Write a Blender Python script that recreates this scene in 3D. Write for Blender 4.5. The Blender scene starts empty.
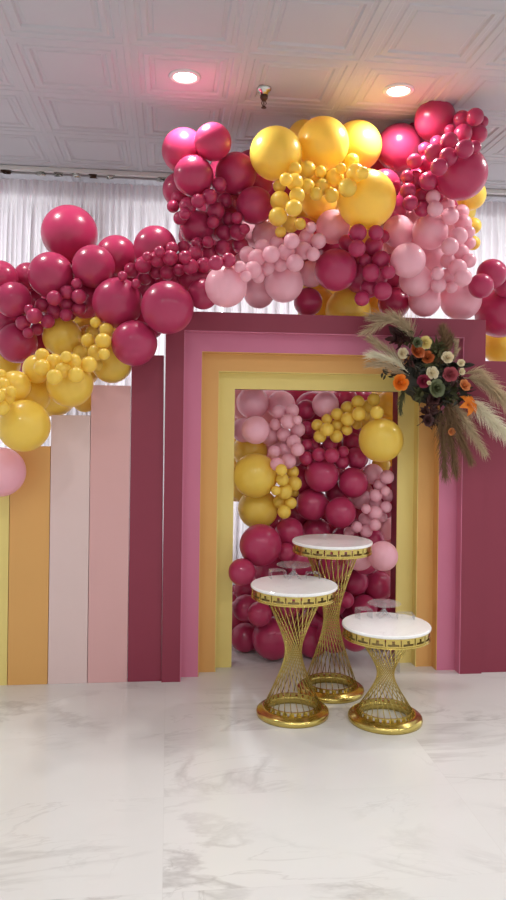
import bpy, bmesh, math, random
from mathutils import Vector, Matrix, noise
C = bpy.context.scene.collection
PI = math.pi
rnd = random.Random(11)

# ------------------------------------------------------------------ helpers
def lin(c):
    def f(v):
        v /= 255.0
        return v / 12.92 if v <= 0.04045 else ((v + 0.055) / 1.055) ** 2.4
    return (f(c[0]), f(c[1]), f(c[2]), 1.0)

def mat(name, rgb, rough=0.5, metal=0.0, coat=0.0, spec=0.5, vary=0.04, scale=6.0, translucent=0.0, bump=0.0, trans=0.0, ior=1.45, coat_rough=0.05):
    """Principled material; a noise texture gives the colour a slight natural variation."""
    m = bpy.data.materials.new(name); m.use_nodes = True
    nt = m.node_tree; nt.nodes.clear()
    out = nt.nodes.new('ShaderNodeOutputMaterial'); p = nt.nodes.new('ShaderNodeBsdfPrincipled')
    tc = nt.nodes.new('ShaderNodeTexCoord'); nz = nt.nodes.new('ShaderNodeTexNoise'); nz.inputs['Scale'].default_value = scale
    nz.inputs['Detail'].default_value = 4
    nt.links.new(tc.outputs['Object'], nz.inputs['Vector'])
    mx = nt.nodes.new('ShaderNodeMix'); mx.data_type = 'RGBA'
    c = lin(rgb)
    mx.inputs['A'].default_value = tuple(v * (1 - vary) for v in c[:3]) + (1,)
    mx.inputs['B'].default_value = tuple(min(1, v * (1 + vary)) for v in c[:3]) + (1,)
    nt.links.new(nz.outputs['Fac'], mx.inputs['Factor'])
    nt.links.new(mx.outputs['Result'], p.inputs['Base Color'])
    p.inputs['Roughness'].default_value = rough; p.inputs['Metallic'].default_value = metal
    p.inputs['Coat Weight'].default_value = coat; p.inputs['Coat Roughness'].default_value = coat_rough
    p.inputs['Specular IOR Level'].default_value = spec
    p.inputs['Transmission Weight'].default_value = trans; p.inputs['IOR'].default_value = ior
    if bump:
        b = nt.nodes.new('ShaderNodeBump'); b.inputs['Strength'].default_value = bump; b.inputs['Distance'].default_value = 0.004
        nt.links.new(nz.outputs['Fac'], b.inputs['Height']); nt.links.new(b.outputs['Normal'], p.inputs['Normal'])
    if translucent:
        t = nt.nodes.new('ShaderNodeBsdfTranslucent'); nt.links.new(mx.outputs['Result'], t.inputs['Color'])
        ms = nt.nodes.new('ShaderNodeMixShader'); ms.inputs['Fac'].default_value = translucent
        nt.links.new(p.outputs[0], ms.inputs[1]); nt.links.new(t.outputs[0], ms.inputs[2])
        nt.links.new(ms.outputs[0], out.inputs['Surface'])
    else:
        nt.links.new(p.outputs[0], out.inputs['Surface'])
    return m

def obj(name, bm, m, parent=None, smooth=False, me=None):
    if me is None:
        me = bpy.data.meshes.new(name)
        bmesh.ops.recalc_face_normals(bm, faces=bm.faces[:])
        bm.to_mesh(me); bm.free()
        me.materials.append(m)
        for p in me.polygons: p.use_smooth = smooth
    o = bpy.data.objects.new(name, me); C.objects.link(o)
    if parent: o.parent = parent
    return o

def tag(o, label=None, cat=None, group=None, kind=None):
    if label: o['label'] = label
    if cat: o['category'] = cat
    if group: o['group'] = group
    if kind: o['kind'] = kind
    return o

def thing(name, label, cat, loc=(0, 0, 0), rz=0, group=None):
    o = bpy.data.objects.new(name, None); C.objects.link(o)
    o.empty_display_size = 0.1
    o.location = loc; o.rotation_euler = (0, 0, rz)
    return tag(o, label, cat, group)

def box(bm, x0, x1, y0, y1, z0, z1, bev=0.0):
    vs = [bm.verts.new((x, y, z)) for z in (z0, z1) for y in (y0, y1) for x in (x0, x1)]
    fs = [(0, 2, 3, 1), (4, 5, 7, 6), (0, 1, 5, 4), (2, 6, 7, 3), (0, 4, 6, 2), (1, 3, 7, 5)]
    faces = [bm.faces.new([vs[i] for i in f]) for f in fs]
    if bev:
        es = {e for f in faces for e in f.edges}
        bmesh.ops.bevel(bm, geom=list(es), offset=bev, segments=2, affect='EDGES', profile=0.6)

def lathe(bm, prof, n=48, closed=False, cx=0, cy=0):
    rings = []
    for r, z in prof:
        if r < 1e-6: rings.append([bm.verts.new((cx, cy, z))])
        else: rings.append([bm.verts.new((cx + r * math.cos(2 * PI * i / n), cy + r * math.sin(2 * PI * i / n), z)) for i in range(n)])
    pairs = list(zip(rings, rings[1:])) + ([(rings[-1], rings[0])] if closed else [])
    for a, b in pairs:
        for i in range(n):
            j = (i + 1) % n
            if len(a) == 1 and len(b) == 1: continue
            if len(a) == 1: bm.faces.new((a[0], b[i], b[j]))
            elif len(b) == 1: bm.faces.new((a[i], b[0], a[j]))
            else: bm.faces.new((a[i], b[i], b[j], a[j]))

def tube(bm, pts, r, n=8, cap=True):
    pts = [Vector(p) for p in pts]; rings = []
    rs = r if isinstance(r, (list, tuple)) else [r] * len(pts)
    for k, p in enumerate(pts):
        d = (pts[min(k + 1, len(pts) - 1)] - pts[max(k - 1, 0)]).normalized()
        up = Vector((0, 0, 1)) if abs(d.z) < 0.9 else Vector((1, 0, 0))
        a = d.cross(up).normalized(); b = d.cross(a)
        rings.append([bm.verts.new(p + rs[k] * (a * math.cos(2 * PI * i / n) + b * math.sin(2 * PI * i / n))) for i in range(n)])
    for p, q in zip(rings, rings[1:]):
        for i in range(n): bm.faces.new((p[i], p[(i + 1) % n], q[(i + 1) % n], q[i]))
    if cap:
        bm.faces.new(rings[0]); bm.faces.new(rings[-1][::-1])

# ------------------------------------------------------------------ materials
M = {}
M['raspberry'] = mat('raspberry_latex', (194, 58, 102), 0.30, coat=0.35, vary=0.02, translucent=0.22, coat_rough=0.1)
M['yellow'] = mat('yellow_latex', (252, 220, 96), 0.32, coat=0.3, vary=0.02, translucent=0.28, coat_rough=0.1)
M['pink'] = mat('pale_pink_latex', (252, 194, 208), 0.34, coat=0.25, vary=0.02, translucent=0.25, coat_rough=0.1)
M['burgundy'] = mat('burgundy_paint', (140, 52, 72), 0.5, vary=0.03, scale=2.5)
M['rose_paint'] = mat('rose_paint', (206, 120, 148), 0.5, vary=0.03, scale=2.5)
M['orange_paint'] = mat('orange_paint', (222, 168, 98), 0.5, vary=0.03, scale=2.5)
M['yellow_paint'] = mat('yellow_paint', (232, 210, 128), 0.5, vary=0.03, scale=2.5)
M['blush_paint'] = mat('blush_paint', (226, 200, 196), 0.5, vary=0.02, scale=2.5)
M['dusty_paint'] = mat('dusty_pink_paint', (220, 172, 170), 0.5, vary=0.02, scale=2.5)
M['gold'] = mat('polished_gold', (206, 184, 106), 0.22, metal=1.0, vary=0.05, scale=20)
def acrylic():
    m = bpy.data.materials.new('clear_acrylic'); m.use_nodes = True; nt = m.node_tree; nt.nodes.clear()
    N = nt.nodes.new; L = nt.links.new
    out = N('ShaderNodeOutputMaterial'); tr = N('ShaderNodeBsdfTransparent'); tr.inputs[0].default_value = (.95, .96, .97, 1)
    gl = N('ShaderNodeBsdfGlossy'); gl.inputs['Roughness'].default_value = .06; df = N('ShaderNodeBsdfDiffuse'); df.inputs[0].default_value = (.9, .9, .9, 1)
    lw = N('ShaderNodeLayerWeight'); lw.inputs['Blend'].default_value = .5
    a = N('ShaderNodeMixShader'); b = N('ShaderNodeMixShader'); b.inputs[0].default_value = .10
    pw = N('ShaderNodeMath'); pw.operation = 'POWER'; pw.inputs[1].default_value = 3.0; L(lw.outputs['Facing'], pw.inputs[0])
    sc_ = N('ShaderNodeMath'); sc_.operation = 'MULTIPLY_ADD'; sc_.inputs[1].default_value = .45; sc_.inputs[2].default_value = .04; L(pw.outputs[0], sc_.inputs[0]); L(sc_.outputs[0], a.inputs[0]); L(tr.outputs[0], a.inputs[1]); L(gl.outputs[0], a.inputs[2])
    L(a.outputs[0], b.inputs[1]); L(df.outputs[0], b.inputs[2]); L(b.outputs[0], out.inputs['Surface'])
    return m
M['acrylic'] = acrylic()
M['ceiling'] = mat('ceiling_tile_white', (190, 188, 194), 0.75, vary=0.03, scale=3)
M['white_metal'] = mat('white_enamel', (225, 222, 220), 0.35, vary=0.02)
M['chrome'] = mat('chrome', (200, 198, 192), 0.15, metal=1.0, vary=0.02)
M['bronze'] = mat('dark_bronze', (84, 62, 52), 0.35, metal=0.8, vary=0.1)
M['dark_rail'] = mat('grey_rail', (150, 146, 148), 0.4, vary=0.05)
M['wall'] = mat('wall_paint', (228, 222, 220), 0.8, vary=0.02)
M['curtain'] = mat('white_sheer_fabric', (238, 234, 238), 0.85, vary=0.03, scale=40, translucent=0.42, spec=0.1)
M['plume'] = mat('pampas_beige', (206, 186, 154), 0.9, vary=0.25, scale=30, spec=0.1, translucent=0.2)
M['plume_cream'] = mat('pampas_cream', (250, 238, 214), 0.9, vary=0.15, scale=30, spec=0.1, translucent=0.2)
M['plume_brown'] = mat('pampas_brown', (140, 112, 84), 0.9, vary=0.25, scale=30, spec=0.1, translucent=0.2)
M['leaf_dark'] = mat('dark_leaf', (52, 50, 40), 0.55, vary=0.5, scale=14)
M['leaf_olive'] = mat('olive_leaf', (92, 92, 58), 0.55, vary=0.4, scale=14)
M['leaf_wine'] = mat('wine_leaf', (74, 42, 40), 0.55, vary=0.4, scale=14)
M['rose_orange'] = mat('orange_petal', (238, 132, 36), 0.6, vary=0.12, scale=25, translucent=0.2)
M['rose_rust'] = mat('rust_petal', (190, 98, 48), 0.6, vary=0.15, scale=25, translucent=0.2)
M['rose_peach'] = mat('peach_petal', (222, 142, 84), 0.6, vary=0.12, scale=25, translucent=0.2)
M['rose_cream'] = mat('cream_petal', (236, 222, 186), 0.6, vary=0.08, scale=25, translucent=0.2)
M['rose_lemon'] = mat('lemon_petal', (232, 214, 140), 0.6, vary=0.1, scale=25, translucent=0.2)
M['rose_wine'] = mat('wine_petal', (140, 36, 62), 0.6, vary=0.2, scale=25, translucent=0.15)
M['rose_dusty'] = mat('dusty_petal', (172, 82, 90), 0.6, vary=0.2, scale=25, translucent=0.15)
M['succulent'] = mat('succulent_green', (88, 94, 60), 0.5, vary=0.25, scale=20)

def emission(name, rgb, s):
    m = bpy.data.materials.new(name); m.use_nodes = True; nt = m.node_tree; nt.nodes.clear()
    o = nt.nodes.new('ShaderNodeOutputMaterial'); e = nt.nodes.new('ShaderNodeEmission')
    e.inputs['Color'].default_value = lin(rgb); e.inputs['Strength'].default_value = s
    nt.links.new(e.outputs[0], o.inputs['Surface']); return m
M['lens'] = emission('lamp_lens', (255, 244, 226), 14.0)

def marble(name, base, vein, tile=None, rough=0.1, vscale=1.0, seams=True):
    m = bpy.data.materials.new(name); m.use_nodes = True; nt = m.node_tree; nt.nodes.clear()
    N = nt.nodes.new; L = nt.links.new
    out = N('ShaderNodeOutputMaterial'); p = N('ShaderNodeBsdfPrincipled'); L(p.outputs[0], out.inputs['Surface'])
    tc = N('ShaderNodeTexCoord')
    vec = tc.outputs['Object']
    if tile:
        # every slab is cut from a different place of the stone: shift the pattern by the slab's number
        sx = N('ShaderNodeSeparateXYZ'); L(vec, sx.inputs[0])
        fl = []
        for ax, d in (('X', tile[0]), ('Y', tile[1])):
            dv = N('ShaderNodeMath'); dv.operation = 'DIVIDE'; dv.inputs[1].default_value = d; L(sx.outputs[ax], dv.inputs[0])
            f = N('ShaderNodeMath'); f.operation = 'FLOOR'; L(dv.outputs[0], f.inputs[0]); fl.append((dv, f))
        cb = N('ShaderNodeCombineXYZ'); L(fl[0][1].outputs[0], cb.inputs[0]); L(fl[1][1].outputs[0], cb.inputs[1])
        wn = N('ShaderNodeTexWhiteNoise'); wn.noise_dimensions = '3D'; L(cb.outputs[0], wn.inputs['Vector'])
        mul = N('ShaderNodeVectorMath'); mul.operation = 'SCALE'; mul.inputs['Scale'].default_value = 37.0; L(wn.outputs['Color'], mul.inputs[0])
        add = N('ShaderNodeVectorMath'); add.operation = 'ADD'; L(vec, add.inputs[0]); L(mul.outputs[0], add.inputs[1])
        vec = add.outputs[0]
    def veins(scale, dist, lo, hi, rot):
        mp = N('ShaderNodeMapping'); mp.inputs['Rotation'].default_value = (0, 0, rot); mp.inputs['Scale'].default_value = (0.55, 1.3, 1)
        L(vec, mp.inputs['Vector'])
        nz = N('ShaderNodeTexNoise'); nz.inputs['Scale'].default_value = scale; nz.inputs['Detail'].default_value = 7; nz.inputs['Roughness'].default_value = 0.55
        nz.inputs['Distortion'].default_value = dist; L(mp.outputs[0], nz.inputs['Vector'])
        s = N('ShaderNodeMath'); s.operation = 'SUBTRACT'; s.inputs[1].default_value = 0.5; L(nz.outputs['Fac'], s.inputs[0])
        a = N('ShaderNodeMath'); a.operation = 'ABSOLUTE'; L(s.outputs[0], a.inputs[0])
        r = N('ShaderNodeMapRange'); r.inputs['From Min'].default_value = lo; r.inputs['From Max'].default_value = hi
        r.inputs['To Min'].default_value = 1; r.inputs['To Max'].default_value = 0; L(a.outputs[0], r.inputs['Value'])
        return r.outputs[0]
    v1 = veins(1.0 * vscale, 0.7, 0.0, 0.022, 0.35); v2 = veins(2.3 * vscale, 1.2, 0.0, 0.012, -0.5); v3 = veins(0.7 * vscale, 0.4, 0.0, 0.16, 0.2)
    # veins fade in and out
    fz = N('ShaderNodeTexNoise'); fz.inputs['Scale'].default_value = 1.6 * vscale; L(vec, fz.inputs['Vector'])
    fr = N('ShaderNodeMapRange'); fr.inputs['From Min'].default_value = 0.45; fr.inputs['From Max'].default_value = 0.7; L(fz.outputs['Fac'], fr.inputs['Value'])
    col = None
    cur = lin(base)
    def blend(prev, fac, w, c, gate=True):
        f = N('ShaderNodeMath'); f.operation = 'MULTIPLY'; f.inputs[1].default_value = w; L(fac, f.inputs[0])
        o = f.outputs[0]
        if gate:
            g = N('ShaderNodeMath'); g.operation = 'MULTIPLY'; L(o, g.inputs[0]); L(fr.outputs[0], g.inputs[1]); o = g.outputs[0]
        mx = N('ShaderNodeMix'); mx.data_type = 'RGBA'; L(o, mx.inputs['Factor'])
        if prev is None: mx.inputs['A'].default_value = cur
        else: L(prev, mx.inputs['A'])
        mx.inputs['B'].default_value = lin(c); return mx.outputs['Result']
    col = blend(col, v3, 0.35, tuple(int(b * 0.95) for b in base), False)
    col = blend(col, v1, 0.45, vein)
    col = blend(col, v2, 0.28, vein)
    if tile and seams:
        # thin grout line on the slab edges
        ms = []
        for dv, f in fl:
            fr2 = N('ShaderNodeMath'); fr2.operation = 'FRACT'; L(dv.outputs[0], fr2.inputs[0])
            pp = N('ShaderNodeMath'); pp.operation = 'PINGPONG'; pp.inputs[1].default_value = 0.5; L(fr2.outputs[0], pp.inputs[0])
            lt = N('ShaderNodeMath'); lt.operation = 'LESS_THAN'; lt.inputs[1].default_value = 0.0011; L(pp.outputs[0], lt.inputs[0]); ms.append(lt)
        mxm = N('ShaderNodeMath'); mxm.operation = 'MAXIMUM'; L(ms[0].outputs[0], mxm.inputs[0]); L(ms[1].outputs[0], mxm.inputs[1])
        col = blend(col, mxm.outputs[0], 0.12, (170, 164, 158), False)
    L(col, p.inputs['Base Color']); p.inputs['Roughness'].default_value = rough
    p.inputs['Specular IOR Level'].default_value = 0.5
    return m
M['floor'] = marble('white_marble_floor', (225, 225, 222), (150, 146, 142), tile=(1.2, 0.6), rough=0.12)
M['top'] = marble('white_marble_top', (252, 252, 252), (216, 214, 214), rough=0.15, vscale=7)

# ------------------------------------------------------------------ setting
CEIL = 3.41
bm = bmesh.new(); box(bm, -5, 6.5, -5, 6.6, -0.1, 0.0)
tag(obj('floor', bm, M['floor']), kind='structure')

# embossed ceiling tiles, 0.61 x 0.63 m
TX0, TY0, TW, TD = -0.238, 3.80, 0.608, 0.632
bm = bmesh.new()
prof = [(0.0, -0.006), (0.012, -0.006), (0.017, 0.0), (0.052, 0.0), (0.060, 0.010), (0.078, 0.010), (0.086, 0.002), (0.108, 0.002), (0.118, 0.016), (0.135, 0.016), (0.142, 0.010)]
for i in range(-8, 11):
    for j in range(-14, 4):
        x0 = TX0 + i * TW; y0 = TY0 + j * TD
        rings = []
        for inset, up in prof:
            q = [(x0 + inset, y0 + inset), (x0 + TW - inset, y0 + inset), (x0 + TW - inset, y0 + TD - inset), (x0 + inset, y0 + TD - inset)]
            rings.append([bm.verts.new((a, b, CEIL + up * .7)) for a, b in q])
        for a, b in zip(rings, rings[1:]):
            for k in range(4): bm.faces.new((a[k], a[(k + 1) % 4], b[(k + 1) % 4], b[k]))
        bm.faces.new(rings[-1])
o = obj('ceiling', bm, M['ceiling']); tag(o, kind='structure')
for p in o.data.polygons:
    if p.normal.z > 0: p.flip()
bm = bmesh.new(); box(bm, -5.2, 6.6, -5.2, 6.7, CEIL + 0.03, CEIL + 0.08)
tag(obj('trim_1', bm, M['ceiling']), kind='structure')

# back wall: piers, sill and header around wide windows that light the curtain from behind
WY = 6.15
bm = bmesh.new()
box(bm, -5, 6.5, WY, WY + 0.2, 0, 0.35); box(bm, -5, 6.5, WY, WY + 0.2, 3.24, CEIL)
for x in (-5, -3.15, -0.75, 1.65, 4.05, 6.3): box(bm, x, x + 0.2, WY, WY + 0.2, 0.35, 3.24)
tag(obj('wall_back', bm, M['wall']), kind='structure')
for k, x in enumerate((-2.95, -0.55, 1.85)):
    bm = bmesh.new(); x1 = x + 2.2
    for a, b in ((x, x + .05), (x1 - .05, x1), (x + 1.075, x + 1.125)): box(bm, a, b, WY + .05, WY + .11, .35, 3.24)
    for a, b in ((.35, .41), (3.18, 3.24)): box(bm, x + .05, x1 - .05, WY + .055, WY + .105, a, b)
    tag(obj('window_%d' % (k + 1), bm, M['white_metal']), kind='structure')

# curtain rail under the ceiling with glider hooks
rail = thing('curtain_rail', 'long slim white curtain rail under the ceiling above the sheer curtains', 'curtain rail', (0, 5.78, 3.39))
bm = bmesh.new(); box(bm, -3.2, 4.4, -.022, .022, -.012, .02, 0.003); obj('track', bm, M['white_metal'], rail)
bm = bmesh.new(); box(bm, -3.2, 4.4, .026, .05, -.022, .02, 0.002); obj('rear_track', bm, M['dark_rail'], rail)
for x in [-1.9 + .13 * i for i in range(48)]:
    if rnd.random() < 0.62:
        bm = bmesh.new(); lathe(bm, [(0, .0), (.010, 0), (.012, -.010), (.007, -.018), (.004, -.03), (0, -.03)], 10)
        for v in bm.verts: v.co.x += x + rnd.uniform(-.04, .04); v.co.z -= .013; v.co.y -= .0
        obj('glider', bm, M['chrome'] if rnd.random() < .7 else M['bronze'], rail, True)

def curtain(x0, x1, seed, label):
    r = random.Random(seed); n = int((x1 - x0) / 0.0042); ph = [(r.uniform(.5, 1), 2 * PI / r.choice([.036, .048, .06, .075, .1, .16]), r.uniform(0, 6.28)) for _ in range(6)]
    zs = [0.04, 1.0, 1.9, 2.6, 3.0, 3.17, 3.2, 3.28, 3.35]
    t = thing('sheer_curtain', label, 'curtain', (0, 5.9, 0), group='white sheer curtains along the back wall')
    bm = bmesh.new(); rows = []
    for z in zs:
        row = []; am = 0.026 if z < 3.1 else 0.012
        for i in range(n + 1):
            x = x0 + (x1 - x0) * i / n; xs = x + 0.01 * math.sin(z * 2.1 + x * 3)
            y = sum(a * math.sin(k * xs + f + (0.5 * math.sin(z * 1.3) if k < 60 else 0)) for a, k, f in ph) * am
            if z > 3.1: y = y * .6 + .008 * math.sin(x * 2 * PI / .045)
            row.append(bm.verts.new((x, y, z)))
        rows.append(row)
    for a, b in zip(rows, rows[1:]):
        for i in range(n): bm.faces.new((a[i], a[i + 1], b[i + 1], b[i]))
    obj('drape', bm, M['curtain'], t, True)
    # stitched heading tape on the back of the gathers
    bm = bmesh.new(); a = [(x0 + (x1 - x0) * i / 40, .045, z) for z in (3.21, 3.36) for i in range(41)]
    vs = [bm.verts.new(p) for p in a]
    for i in range(40): bm.faces.new((vs[i], vs[i + 1], vs[i + 42], vs[i + 41]))
    obj('heading_tape', bm, M['curtain'], t)
CX = [-3.1, -1.55, -.55, .42, 1.5, 2.45, 4.3]
names = ['left end', 'far left of the room, above the left garland', 'white sheer left of the arch', 'behind the left of the arch', 'behind the middle of the arch', 'right of the arch']
CLAB = ['white sheer curtain at the far left end of the rail',
        'white sheer curtain behind the tallest raspberry balloon of the left garland',
        'white sheer curtain just left of the arch above the raspberry peaks',
        'white sheer curtain glimpsed behind the left half of the arch',
        'white sheer curtain glimpsed behind the right half of the arch',
        'white sheer curtain at the right edge beside the pink strand']
for k in range(6): curtain(CX[k], CX[k + 1] - .01, 5 + k, CLAB[k])

# recessed downlights: in every second tile along the room
def downlight(x, y, label, group=None):
    t = thing('recessed_downlight', label, 'ceiling light', (x, y, CEIL), group=group)
    bm = bmesh.new(); lathe(bm, [(.062, .009), (.086, .009), (.088, .002), (.080, -.004), (.066, -.005), (.062, .0)], 40, closed=True)
    obj('trim_ring', bm, M['white_metal'], t, True)
    bm = bmesh.new(); lathe(bm, [(0, .003), (.03, .0025), (.0625, .004)], 40)
    o = obj('lens', bm, M['lens'], t)
    l = bpy.data.lights.new('downlight_lamp', 'SPOT'); l.energy = 37.0; l.color = (1.0, 0.985, 0.95); l.spot_size = math.radians(165); l.spot_blend = 0.7; l.shadow_soft_size = 0.06
    lo = bpy.data.objects.new('downlight_lamp', l); C.objects.link(lo); lo.location = (x, y, CEIL - 0.03)
LX = [TX0 + TW * (.5 + 2 * i) for i in (-1, 0, 1, 2, 3)]
LY = [TY0 + TD * (.5 - 5 * j) for j in (0, 1, 2)]
for j, y in enumerate(LY):
    for i, x in enumerate(LX):
        if j == 0 and i == 1: lab, g = 'glowing round recessed downlight left of the ceiling sprinkler', None
        elif j == 0 and i == 2: lab, g = 'glowing round recessed downlight above the right side of the arch', None
        else: lab, g = 'round recessed ceiling downlight outside the picture frame', 'downlights outside the picture'
        downlight(x, y, lab, g)

# sprinkler head
sp = thing('sprinkler_head', 'small chrome and bronze fire sprinkler hanging from the ceiling above the yellow balloons', 'sprinkler', (0.518, 4.202, CEIL))
sp.scale = (1.2, 1.2, 1.2)
bm = bmesh.new(); lathe(bm, [(0, .02), (.036, .02), (.036, .0), (.030, -.012), (.022, -.016), (.018, -.03), (0, -.03)], 28); obj('escutcheon', bm, M['chrome'], sp, True)
bm = bmesh.new(); lathe(bm, [(0, -.03), (.019, -.03), (.019, -.042), (.010, -.056), (0, -.056)], 20); obj('cup', bm, M['bronze'], sp, True)
bm = bmesh.new()
for s in (-1, 1): tube(bm, [(s * .008, 0, -.055), (s * .011, 0, -.068), (s * .004, 0, -.082)], .0022, 8)
tube(bm, [(0, 0, -.055), (0, 0, -.088)], .0028, 8); obj('frame_arm', bm, M['bronze'], sp, True)
bm = bmesh.new(); lathe(bm, [(0, -.086), (.012, -.086), (.013, -.089), (0, -.090)], 16); obj('deflector', bm, M['bronze'], sp)

# ------------------------------------------------------------------ backdrop portal and panels
portal = thing('doorway_backdrop', 'stepped doorway backdrop with nested burgundy, pink, orange and yellow frames', 'backdrop', (.935, 4.29, 0))
def frame(name, m, y_face, flange_y, xo0, xo1, zo, xi0, xi1, zi, label):
    """U-shaped board (outer xo, opening xi) at y_face plus a return wall at its outer edge running forward to flange_y."""
    bm = bmesh.new(); ox, oy = .935, 4.29; th = .012
    def bx(a, b, y0, y1, z0, z1): box(bm, a - ox, b - ox, y0 - oy, y1 - oy, z0, z1)
    bx(xo0, xi0, y_face, y_face + th, 0, zi); bx(xi1, xo1, y_face, y_face + th, 0, zi); bx(xo0, xo1, y_face, y_face + th, zi, zo)
    if flange_y is not None and flange_y < y_face:
        bx(xo0, xo0 + .004, flange_y, y_face, 0, zo); bx(xo1 - .004, xo1, flange_y, y_face, 0, zo); bx(xo0 + .004, xo1 - .004, flange_y, y_face, zo - .004, zo)
    if flange_y is not None and flange_y > y_face:   # return running backward at the outside
        bx(xo0, xo0 + th, y_face + th, flange_y, 0, zo); bx(xo1 - th, xo1, y_face + th, flange_y, 0, zo); bx(xo0 + th, xo1 - th, y_face + th, flange_y, zo - th, zo)
    o = obj(name, bm, m, portal); tag(o, label=label)
frame('outer_frame', M['burgundy'], 4.29, 4.39, -.022, 1.9, 2.140, .0835, 1.765, 2.031, 'burgundy outer frame')
frame('second_frame', M['rose_paint'], 4.365, 4.2905, .0838, 1.7647, 2.0307, .190, 1.647, 1.917, 'pink frame')
frame('third_frame', M['orange_paint'], 4.44, 4.3655, .1903, 1.6467, 1.9167, .295, 1.542, 1.808, 'orange frame')
frame('inner_frame', M['yellow_paint'], 4.515, 4.4405, .2953, 1.5417, 1.8077, .401, 1.433, 1.704, 'yellow innermost frame')
bm = bmesh.new()
for a, b, z0, z1 in ((.393, .401, 0, 1.704), (1.433, 1.441, 0, 1.704), (.393, 1.441, 1.704, 1.712)): box(bm, a - .935, b - .935, .237, .345, z0, z1)
tag(obj('door_liner', bm, M['burgundy'], portal), label='burgundy edge behind the yellow frame')

def panel(x0, x1, h, m, label, y=4.31, lean=0.0):
    w = x1 - x0
    bm = bmesh.new(); box(bm, -w / 2, w / 2, 0, .04, 0, h, .002)
    for v in bm.verts:
        if v.co.x > 0: v.co.x -= lean * v.co.z
    o = obj('backdrop_panel', bm, m); o.location = ((x0 + x1) / 2, y, 0)
    tag(o, label, 'backdrop panel', 'stepped painted panels left of the doorway' if x0 < 1 else None)
panel(-1.106, -.889, 1.18, M['yellow_paint'], 'shortest yellow panel cut by the left picture edge')
panel(-.886, -.666, 1.352, M['orange_paint'], 'orange panel second from the left under the yellow balloons')
panel(-.663, -.445, 1.531, M['blush_paint'], 'palest blush pink panel between the orange and dusty pink ones')
panel(-.442, -.219, 1.705, M['dusty_paint'], 'dusty pink panel between the blush and dark burgundy ones')
panel(-.216, -.0222, 1.884, M['burgundy'], 'tallest dark burgundy panel touching the left side of the doorway', lean=.005)
panel(1.903, 2.32, 1.893, M['burgundy'], 'burgundy panel at the right edge beyond the doorway', y=4.305)

# ------------------------------------------------------------------ balloons
def balloon_mesh(name, m, ns, nr, seed):
    """Latex balloon of unit radius: round crown, tapering neck, knot and rolled lip (pointing down -Z)."""
    r_ = random.Random(seed); bm = bmesh.new(); prof = [(0, 1.0)]
    for i in range(1, nr):
        a = PI * i / nr * .965; s = max(0, (a - 2.05) / (PI * .965 - 2.05))
        prof.append((math.sin(a) * (1 - .10 * math.sin(s * PI)), math.cos(a) * (1 + .14 * s * s)))
    prof += [(.062, -1.15), (.045, -1.19), (.075, -1.215), (.08, -1.24), (.05, -1.262), (.085, -1.30), (.105, -1.325), (.09, -1.33), (0, -1.30)]
    lathe(bm, prof, ns)
    me = bpy.data.meshes.new(name); bmesh.ops.recalc_face_normals(bm, faces=bm.faces[:]); bm.to_mesh(me); bm.free(); me.materials.append(m)
    for p in me.polygons: p.use_smooth = True
    return me
BM = {}
for k, (c, nm) in enumerate((('r', 'raspberry'), ('y', 'yellow'), ('p', 'pink'))):
    BM[c + 'B'] = balloon_mesh(nm + '_balloon', M[nm], 48, 30, k); BM[c + 's'] = balloon_mesh(nm + '_small_balloon', M[nm], 24, 16, k)
GROUPS = ['large balloons of the garland over the stepped panels', 'large balloons of the arch above the portal', 'raspberry and yellow balloons beyond the right end of the portal', 'large balloons of the balloon wall inside the portal', 'small balloons of the raspberry strand over the left garland', 'small balloons of the yellow strand over the left garland', 'small balloons of the yellow bunch at the left picture edge', 'small balloons of the raspberry strand climbing towards the arch', 'small balloons of the lower raspberry bunch on the left of the arch', 'small balloons of the upper raspberry bunch beside the glossy raspberry balloon', 'small balloons of the raspberry bunch sticking out on the left of the arch', 'small balloons of the yellow strand under the top yellow trio', 'small balloons of the pale pink strand above the portal', 'small balloons of the raspberry strand rising to the right end of the arch', 'small balloons of the raspberry bunch below the biggest yellow balloon', 'small balloons of the pale pink strand down the right of the arch', 'small balloons of the pale pink bunch at the left of the doorway', 'small balloons of the yellow bunch at the left of the doorway', 'small balloons of the yellow strand along the doorway top', 'small balloons of the raspberry bunch under the yellow doorway strand', 'small balloons of the dusty pink bunch by the right door jamb']
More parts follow.
